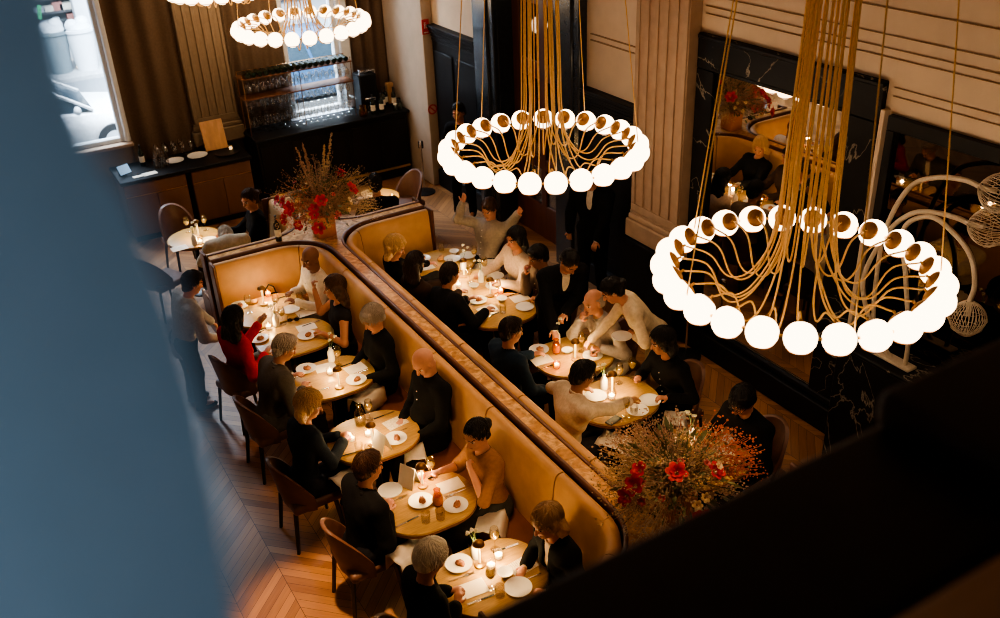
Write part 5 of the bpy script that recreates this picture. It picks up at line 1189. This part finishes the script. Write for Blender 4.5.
        # loose strands over the cap, ending raggedly past the hairline
        c0 = hc + hu * .032 * q - hf * .016 * q; ra_ = V(.1 * q + vol, .075 * q + vol * .8, .098 * q + vol); axc = nrm(hu - hf * .35); u1 = nrm(hf - axc * (hf @ axc)); u2 = np.cross(axc, u1); SV = []; SF = []
        past = {'fringe': .03, 'bun': .0, 'ring': .0}.get(hk, .012); n0 = len(hv)
        for k in range(0 if hk == 'ring' else 330):
            th = rs.uniform(.05, 1.5); ph0 = rs.uniform(0, 2 * PI); dth = rs.uniform(.09, .14); dph = rs.normal() * .05; lift = rs.uniform(-.001, .006); line_ = []
            for j in range(9):
                d = axc * math.cos(th) + (u1 * math.cos(ph0) + u2 * math.sin(ph0)) * math.sin(th); dl = A @ d; P_ = c0 + d / np.linalg.norm(dl / ra_) * 1.0; P_ = P_ + d * (lift + .002)
                if (P_ - p1) @ n_ > past * rs.uniform(.2, 1.1): break
                line_.append(P_); th += dth; ph0 += dph
            if len(line_) < 3: continue
            for j, P_ in enumerate(line_):
                tg = nrm(line_[min(j + 1, len(line_) - 1)] - line_[max(j - 1, 0)]); d = nrm(P_ - c0); w2 = np.cross(tg, d); rr_ = .0042 * (1 - .75 * j / (len(line_) - 1)); b0i = n0 + len(SV)
                SV += [P_ + w2 * rr_, P_ + d * rr_ * .6, P_ - w2 * rr_, P_ - d * rr_ * .6]
                if j: SF += [[b0i - 4 + a, b0i - 4 + (a + 1) % 4, b0i + (a + 1) % 4, b0i + a] for a in range(4)]
        if SV: hv = np.concatenate([hv, np.array(SV)]); hF = np.concatenate([hF, np.array(SF)])
        np_obj('hair', (hv, hF), hmat, root)
    if beard:
        Bd = SD(); Bd.ell(hc - hu * .075 * q + hf * .03 * q, A, (.068 * q, .06 * q, .055 * q), .02).sub('plane', hc - hu * .045 * q, hu).sub('plane', hc - hf * .01, -hf).sub('cone', hc + hf * .09 * q + hl * .02 * q - hu * .066 * q, hc + hf * .09 * q - hl * .02 * q - hu * .066 * q, .012 * q, .012 * q)
        np_obj('beard', Bd.mesh(.008, .003, seed, 2), HM[beard], root)
    if glasses:
        g = MB()
        for sd in (1, -1):
            c0 = hc + hl * sd * .034 * q + hf * .103 * q + hu * .002; g.tube([tuple(c0 + hl * math.cos(a) * .025 * q + hu * math.sin(a) * .02 * q) for a in np.linspace(0, 2 * PI, 16, endpoint=False)], .0028, 5, closed=True); g.tube([tuple(c0 + hl * sd * .025 * q), tuple(hc + hl * sd * .08 * q + hf * .02 + hu * .004)], .0025, 5)
        g.tube([tuple(hc + hl * .01 * q + hf * .106 * q), tuple(hc - hl * .01 * q + hf * .106 * q)], .0025, 5); g.build('glasses', m_ink, root)
    return root
BK = (.007, .007, .008)
# west side, seated on chairs (facing +x) and on the banquette (facing -x)
person('standing man in pale grey jumper and dark trousers beside the corner table', (1.35, 8.98, .82), (1.5, 8.9, 1.4), 8, 5, 22, L=(1.7, 9.16, .82), Rr=(1.64, 8.82, .82), top=('jumper', (.42, .38, .33)), bot=(.01, .011, .015), hair=('short', 'dkbrown'), stand=True, scale=.94)
person('woman in red top with long black hair, one hand raised over the table', (1.74, 8.46, .55), (1.72, 8.3, 1.23), 18, 30, 8, sex='f', L=(2.02, 8.52, 1.0), Rr=(1.95, 8.2, .82), polL=(.2, .2, -1), top=('jumper', (.5, .012, .015)), bot=(.25, .18, .12), hair=('long', 'black'), sk='olive', curl=.25, Lp=(1, .2, .2))
person('bald man in white shirt sitting in the tan corner', (2.9, 9.2, .55), (2.9, 9.17, 1.24), 186, 195, 14, L=(2.6, 9.05, .84), Rr=(2.64, 9.3, .84), top=('shirt', (.72, .62, .5)), bot=(.16, .13, .1), hair=('bald', 'black'), sk='deep')
person('woman in sleeveless black top with long brown hair on the banquette', (2.86, 8.42, .55), (2.84, 8.34, 1.23), 168, 160, 6, sex='f', L=(2.6, 8.3, .8), Rr=(2.72, 8.75, 1.08), polR=(-.3, .2, -1), top=('dress', (.015, .014, .016)), sleeves='none', bot=(.02, .02, .02), hair=('long', 'brown'), sk='mid', curl=1.2)
person('grey-haired man in grey suit leaning over the table', (1.73, 7.54, .55), (1.96, 7.6, 1.2), 4, -6, 26, L=(2.05, 7.72, .8), Rr=(2.06, 7.44, .8), top=('jacket', (.075, .065, .055), (.62, .55, .45)), bot=(.06, .055, .05), hair=('short', 'grey'), sk='mid')
person('woman with short grey hair in black top on the banquette', (2.9, 7.55, .55), (2.93, 7.58, 1.2), 182, 192, 24, sex='f', L=(2.68, 7.36, .72), Rr=(2.66, 7.66, .72), top=('jumper', BK), bot=BK, hair=('fringe', 'grey'), sk='fair')
person('blonde woman in navy top with hands clasped on the table', (1.68, 6.46, .55), (1.8, 6.56, 1.2), 4, -18, 18, sex='f', L=(2.06, 6.56, .81), Rr=(2.06, 6.46, .81), top=('jumper', (.02, .026, .036)), bot=(.02, .022, .03), hair=('bob', 'blonde'), sk='fair', curl=1.0)
person('bald man in black buttoned shirt looking down, on the banquette', (2.9, 6.47, .56), (2.99, 6.57, 1.25), 184, 188, 38, L=(2.66, 6.3, .7), Rr=(2.66, 6.56, .74), top=('shirt', BK), bot=BK, hair=('bald', 'grey'), sk='fair', belly=.02, scale=1.05)
person('man in black blazer with short brown hair, seen from behind', (1.78, 5.47, .55), (1.88, 5.48, 1.22), 6, 4, 10, L=(1.98, 5.52, .84), Rr=(1.98, 5.38, .84), top=('jacket', BK, (.2, .15, .11)), bot=(.015, .016, .022), shoe=(.16, .06, .025), hair=('short', 'brown'), sk='fair', curl=.9)
person('woman in tan top with black hair in a bun, hand near her chin', (2.9, 5.36, .55), (2.82, 5.4, 1.22), 180, 196, 14, sex='f', L=(2.68, 5.3, .98), Rr=(2.54, 5.58, .86), polL=(-.1, -.8, -1), Lp=(1, .6, .2), top=('jumper', (.27, .125, .055)), sleeves='short', bot=(.05, .05, .045), hair=('bun', 'black'), sk='fair', curl=1.5)
person('white-haired diner in black top at the nearest table', (1.74, 4.36, .55), (1.82, 4.37, 1.22), 2, 8, 22, sex='f', L=(2.0, 4.42, .83), Rr=(1.98, 4.28, .83), top=('jumper', BK), bot=BK, hair=('fringe', 'white'), sk='mid', curl=.9)
person('blonde woman in black blazer over white top on the banquette', (2.88, 4.25, .55), (2.74, 4.26, 1.22), 178, 182, 16, sex='f', L=(2.6, 4.1, .76), Rr=(2.6, 4.4, .76), top=('jacket', BK, (.62, .5, .38)), bot=BK, hair=('bob', 'sandy'), sk='fair')
# east side, banquette facing +x
person('blonde woman in black at the far end of the long table', (3.8, 8.98, .55), (3.7, 8.93, 1.18), -6, -30, 22, sex='f', top=('jumper', BK), bot=BK, hair=('wavy', 'blonde'), sk='fair')
person('woman with long dark brown hair leaning forward at the long table', (3.76, 8.36, .55), (3.7, 8.36, 1.16), 8, 20, 10, sex='f', top=('jumper', (.03, .018, .014)), bot=BK, hair=('long', 'dkbrown'), sk='mid')
person('man with cropped dark hair in dark jacket at the near end of the long table', (3.78, 7.86, .55), (3.9, 7.98, 1.19), 6, 8, 12, Rr=(4.2, 7.72, .82), top=('jacket', BK, (.1, .09, .08)), bot=BK, hair=('crop', 'dkbrown'), sk='mid')
person('dark-haired man in navy jumper on the banquette before the waiter', (3.78, 6.58, .55), (3.8, 6.6, 1.23), 0, -10, 12, L=(4.15, 6.75, .8), Rr=(4.05, 6.4, .62), top=('jumper', (.014, .026, .045)), bot=BK, hair=('short', 'dkbrown'), sk='mid')
person('man in cream shirt and glasses with dark hair on the banquette', (3.8, 5.66, .55), (3.93, 5.64, 1.21), -4, -8, 20, L=(4.16, 5.96, .84), Rr=(4.42, 5.52, .86), polL=(-.3, .8, -.3), top=('shirt', (.6, .48, .34)), bot=(.03, .03, .035), hair=('short', 'black'), sk='olive', glasses=True, curl=.5)
# east side, chairs facing -x
person('man in grey shirt with both hands raised beside the long table', (5.05, 9.2, .55), (5.22, 9.3, 1.21), 196, 205, 24, L=(5.2, 8.66, 1.36), Rr=(4.88, 9.42, 1.3), polL=(.3, -.3, -1), polR=(.1, .3, -1), top=('shirt', (.3, .25, .2)), bot=BK, hair=('short', 'brown'), sk='fair', curl=.1, Lp=(-1, -.5, .2), Rp=(-1, -.5, .2))
person('woman with long black hair in striped pale top at the long table', (5.02, 8.42, .55), (4.98, 8.3, 1.23), 188, 180, 10, sex='f', top=('jumper', (.6, .45, .34)), bot=BK, hair=('long', 'black'), sk='mid')
person('dark-haired man resting his face on his hand, taupe shirt', (5.06, 7.74, .55), (4.94, 7.78, 1.2), 172, 168, 18, L=(4.8, 7.6, .82), Rr=(4.78, 7.86, 1.03), polR=(-.2, .1, -1), top=('shirt', (.22, .16, .12)), bot=BK, hair=('short', 'black'), sk='mid', curl=1.0)
person('bald man in grey shirt with hands at his mouth', (5.04, 6.66, .55), (4.84, 6.66, 1.2), 180, 182, 14, L=(4.74, 6.42, .82), Rr=(4.7, 6.72, 1.02), polR=(.1, .6, -1), top=('shirt', (.38, .33, .3)), bot=BK, hair=('ring', 'grey'), sk='fair', curl=1.2, belly=.02)
person('dark-haired woman in black buttoned shirt right of the cream-shirted man', (5.02, 5.66, .55), (4.9, 5.66, 1.22), 184, 158, 14, sex='f', L=(4.74, 5.42, .82), Rr=(4.7, 5.78, .86), top=('shirt', BK), bot=BK, hair=('bob', 'black'), sk='mid', curl=.8)
person('young man in black jumper and round glasses looking down', (5.0, 4.6, .55), (4.87, 4.62, 1.22), 180, 192, 30, top=('jumper', BK), bot=BK, hair=('fringe', 'black'), sk='fair', glasses=True)
# staff
person('waiter in dark suit bending to pour at the table', (4.8, 7.34, .94), (4.77, 7.08, 1.44), -100, -96, 40, L=(4.66, 6.92, 1.02), Rr=(4.46, 6.82, .92), top=('jacket', BK, (.7, .6, .48)), bot=BK, hair=('crop', 'black'), sk='mid', stand=True, curl=1.0)
person('waitress in cream jacket leaning across the table with a white plate', (5.26, 6.2, .93), (4.83, 6.36, 1.48), 158, 150, 34, sex='f', L=(4.98, 6.2, .99), Rr=(4.62, 6.5, .86), polR=(.3, -.2, -.6), top=('shirt', (.68, .54, .36)), bot=(.6, .46, .3), hair=('bun', 'black'), sk='fair', stand=True, curl=.9, Lp=(-.2, .9, .3))
person('tall man in black suit standing by the fluted pilaster', (6.17, 8.55, .95), (6.12, 8.52, 1.68), 215, 200, 12, L=(6.0, 8.28, .86), Rr=(5.98, 8.78, .86), top=('jacket', BK, (.6, .5, .4)), bot=BK, hair=('short', 'black'), sk='mid', stand=True, scale=1.02)
person('waitress in black uniform standing by the dark door panelling', (6.12, 11.72, .93), (6.1, 11.68, 1.6), 225, 215, 12, sex='f', L=(5.92, 11.5, .95), Rr=(5.84, 11.72, .95), top=('shirt', BK), bot=BK, hair=('bun', 'black'), sk='mid', stand=True)
# behind the ledge
person('woman in black with brown hair at the round sideboard table', (2.88, 11.2, .55), (2.88, 11.24, 1.22), 176, 200, 14, sex='f', top=('jumper', BK), bot=BK, hair=('bun', 'brown'), sk='fair')
person('diner in pale ribbed jumper hunched over the round table, back turned', (2.34, 10.56, .55), (2.38, 10.86, 1.12), 84, 88, 66, hoff=(.05, .21, -.06), top=('jumper', (.5, .42, .31)), bot=BK, hair=('short', 'pale'), sk='mid', L=(2.2, 11.1, .8), Rr=(2.48, 11.1, .8))
person('diner in black with back turned behind the far flower pot', (4.3, 10.64, .55), (4.34, 10.74, 1.2), 80, 75, 14, top=('jumper', BK), bot=BK, hair=('short', 'black'), sk='mid', L=(4.3, 11.0, .8), Rr=(4.5, 11.02, .8))
# napkins on laps, the waitress's plate, bag in the corner
napkin(2.02, 5.16, .62, .3, 'white napkin hanging from the lap of the man in black blazer'); napkin(2.72, 5.12, .6, .9, 'white napkin on the lap of the woman in tan top', .3, .4); napkin(2.62, 7.3, .63, .5, 'pale napkin on the lap of the grey-haired woman in black', .34, .36)
napkin(2.6, 6.22, .62, 1.2, 'white napkin on the lap of the bald man in black', .24, .34); napkin(2.0, 6.25, .62, .2, 'white napkin on the lap of the blonde woman in navy'); napkin(4.14, 5.42, .6, .5, 'white napkin hanging from the lap of the man in cream shirt', .22, .5, .24)
napkin(4.88, 8.98, .65, .2, 'white napkin on the lap of the man with raised hands', .36, .36, .1); napkin(4.84, 6.36, .64, .3, 'white napkin on the lap of the bald man in grey shirt', .3, .3, .1); napkin(4.78, 5.36, .62, .8, 'white napkin on the lap of the woman in black shirt', .22, .36)
put('plate', 4.87, 6.27, .985, .5, 'T7')['label'] = 'white plate held in the hand of the cream-jacketed waitress'
bg = thing('handbag', 'soft black handbag on the seat in the tan corner', 'bag', (2.5, 9.72, .462), .3)
Bg = SD(); Bg.cone((-.1, 0, .07), (.1, 0, .07), .08, .08, .03, (V(0, 1, 0), .7)).cone((-.06, 0, .16), (.06, 0, .16), .05, .05, .03, (V(0, 1, 0), .7)); np_obj('bag_body', Bg.mesh(.012, .006), cloth((.02, .016, .016)), bg); MB().tube([(-.09, 0, .16), (-.06, 0, .28), (.0, 0, .33), (.06, 0, .28), (.09, 0, .16)], .008, 6).build('strap', m_ink, bg)
# ------------------------------------------------------------------ balcony foreground: black cap, pedestal, wooden rail; post tinted as if daylit blue
bl = thing('balustrade', 'dark balcony balustrade cap with raised pedestal crossing the lower right', 'balustrade', (1.6, .64, 3.7))
def bb(nm, x0, x1, y0, y1, z0, z1, mat, bev=.015): return MB().box(((x0 + x1) / 2 - 1.6, (y0 + y1) / 2 - .64, (z0 + z1) / 2 - 3.7), (x1 - x0, y1 - y0, z1 - z0), bev=bev, seg=3).build(nm, mat, bl)
m_cap = pm('black_stone_cap', (.016, .011, .009), .5, var=.5, scale=5, spec=.3)
bb('cap', .05, 3.4, .52, .8, 4.68, 4.76, m_cap); bb('panel', .1, 3.4, .58, .74, 3.7, 4.68, m_cap); bb('pedestal', 1.13, 2.1, .5, .8, 4.76, 4.83, m_cap, .02)
bb('handrail', .3, 3.4, .38, .475, 4.78, 4.83, pm('rail_wood', (.3, .15, .06), .4, stretch=(.1, 1, 1)), .02)
for x in (.5, 1.2, 1.9, 2.6): bb('bracket', x - .02, x + .02, .4, .56, 4.72, 4.79, m_iron, .004)
struct(boxes('balcony_floor', m_blackwood, [(-2, 4, -1.5, .8, 3.6, 3.7)]))
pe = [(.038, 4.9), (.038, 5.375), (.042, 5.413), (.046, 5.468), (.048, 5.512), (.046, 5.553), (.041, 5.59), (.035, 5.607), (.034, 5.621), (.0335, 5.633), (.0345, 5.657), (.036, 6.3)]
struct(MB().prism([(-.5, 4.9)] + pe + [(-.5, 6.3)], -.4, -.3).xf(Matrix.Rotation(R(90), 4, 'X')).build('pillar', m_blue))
# ------------------------------------------------------------------ light
def light(ty, loc, e, col, size=.1, tgt=None, spot=None, blend=.4):
    l = bpy.data.lights.new(ty.lower() + '_light', ty); l.energy = e; l.color = col
    if ty == 'AREA': l.size = size
    else: l.shadow_soft_size = size
    if spot: l.spot_size = R(spot); l.spot_blend = blend
    o = bpy.data.objects.new(l.name, l); C.objects.link(o); o.location = loc
    if tgt: o.rotation_euler = (Vector(tgt) - Vector(loc)).to_track_quat('-Z', 'Y').to_euler()
    return o
for (x, y, tx, ty, e, sp) in SPOTS: light('SPOT', (x, y, ZC - .3), e, (1, .6, .3), .12, (tx, ty, .7), sp, .5)
light('AREA', (-.45, .05, 5.5), POST_W, (.68, .84, 1), .3, (-.2, .4, 5.3))  # cool area light added close to the camera to light the pillar
light('AREA', (2, 18.6, 8.5), STREET_FILL_W, (.8, .9, 1), 5.0, (1.5, 20.5, 0)); light('AREA', (6.6, 18.6, 8.5), STREET_FILL_W * .6, (.75, .87, 1), 4.0, (7, 20, 0))  # area lights added above the street to brighten the window view
light('POINT', (7.6, 11.6, 3.4), 90, (1, .75, .55), .2); light('POINT', (5.9, 10.2, 4.6), 14, (1, .7, .45), .2)  # first point added in the lobby to bring out the red-brown door wood
w = bpy.data.worlds.new('sky'); bpy.context.scene.world = w; w.use_nodes = True
wb_ = w.node_tree.nodes['Background']; wb_.inputs[0].default_value = (.68, .83, 1, 1); wb_.inputs[1].default_value = SKY
# ------------------------------------------------------------------ camera
yaw, pitch, roll = R(29.50005), R(28.94677), R(-2.58646)
fw = Vector((math.cos(pitch) * math.sin(yaw), math.cos(pitch) * math.cos(yaw), -math.sin(pitch))); rt = Vector((math.cos(yaw), -math.sin(yaw), 0)); up = rt.cross(fw)
r2 = rt * math.cos(roll) + up * math.sin(roll); u2 = -rt * math.sin(roll) + up * math.cos(roll)
cd = bpy.data.cameras.new('camera'); co = bpy.data.objects.new('camera', cd); C.objects.link(co)
co.matrix_world = Matrix(((r2.x, u2.x, -fw.x, 0), (r2.y, u2.y, -fw.y, 0), (r2.z, u2.z, -fw.z, 5.7), (0, 0, 0, 1)))
cd.sensor_width = 36; cd.lens = 956.95 * 36 / 1000; cd.clip_start = .05; cd.clip_end = 200
cd.dof.use_dof = True; cd.dof.focus_distance = 8.3; cd.dof.aperture_fstop = 1.8
sc = bpy.context.scene; sc.camera = co
sc.view_settings.view_transform = VIEW; sc.view_settings.look = LOOK; sc.view_settings.exposure = EXPO
cm = sc.view_settings; cm.use_curve_mapping = True; cu = cm.curve_mapping.curves[3]
cm.use_curve_mapping = bool(CURVE)
for px_, py_ in CURVE: cu.points.new(px_, py_)
cm.curve_mapping.update()
sc.cycles.use_denoising = True; sc.cycles.filter_width = 1.1; sc.cycles.max_bounces = 8; sc.cycles.transparent_max_bounces = 16; sc.cycles.caustics_reflective = False; sc.cycles.caustics_refractive = False
sc.cycles.sample_clamp_indirect = 4.0
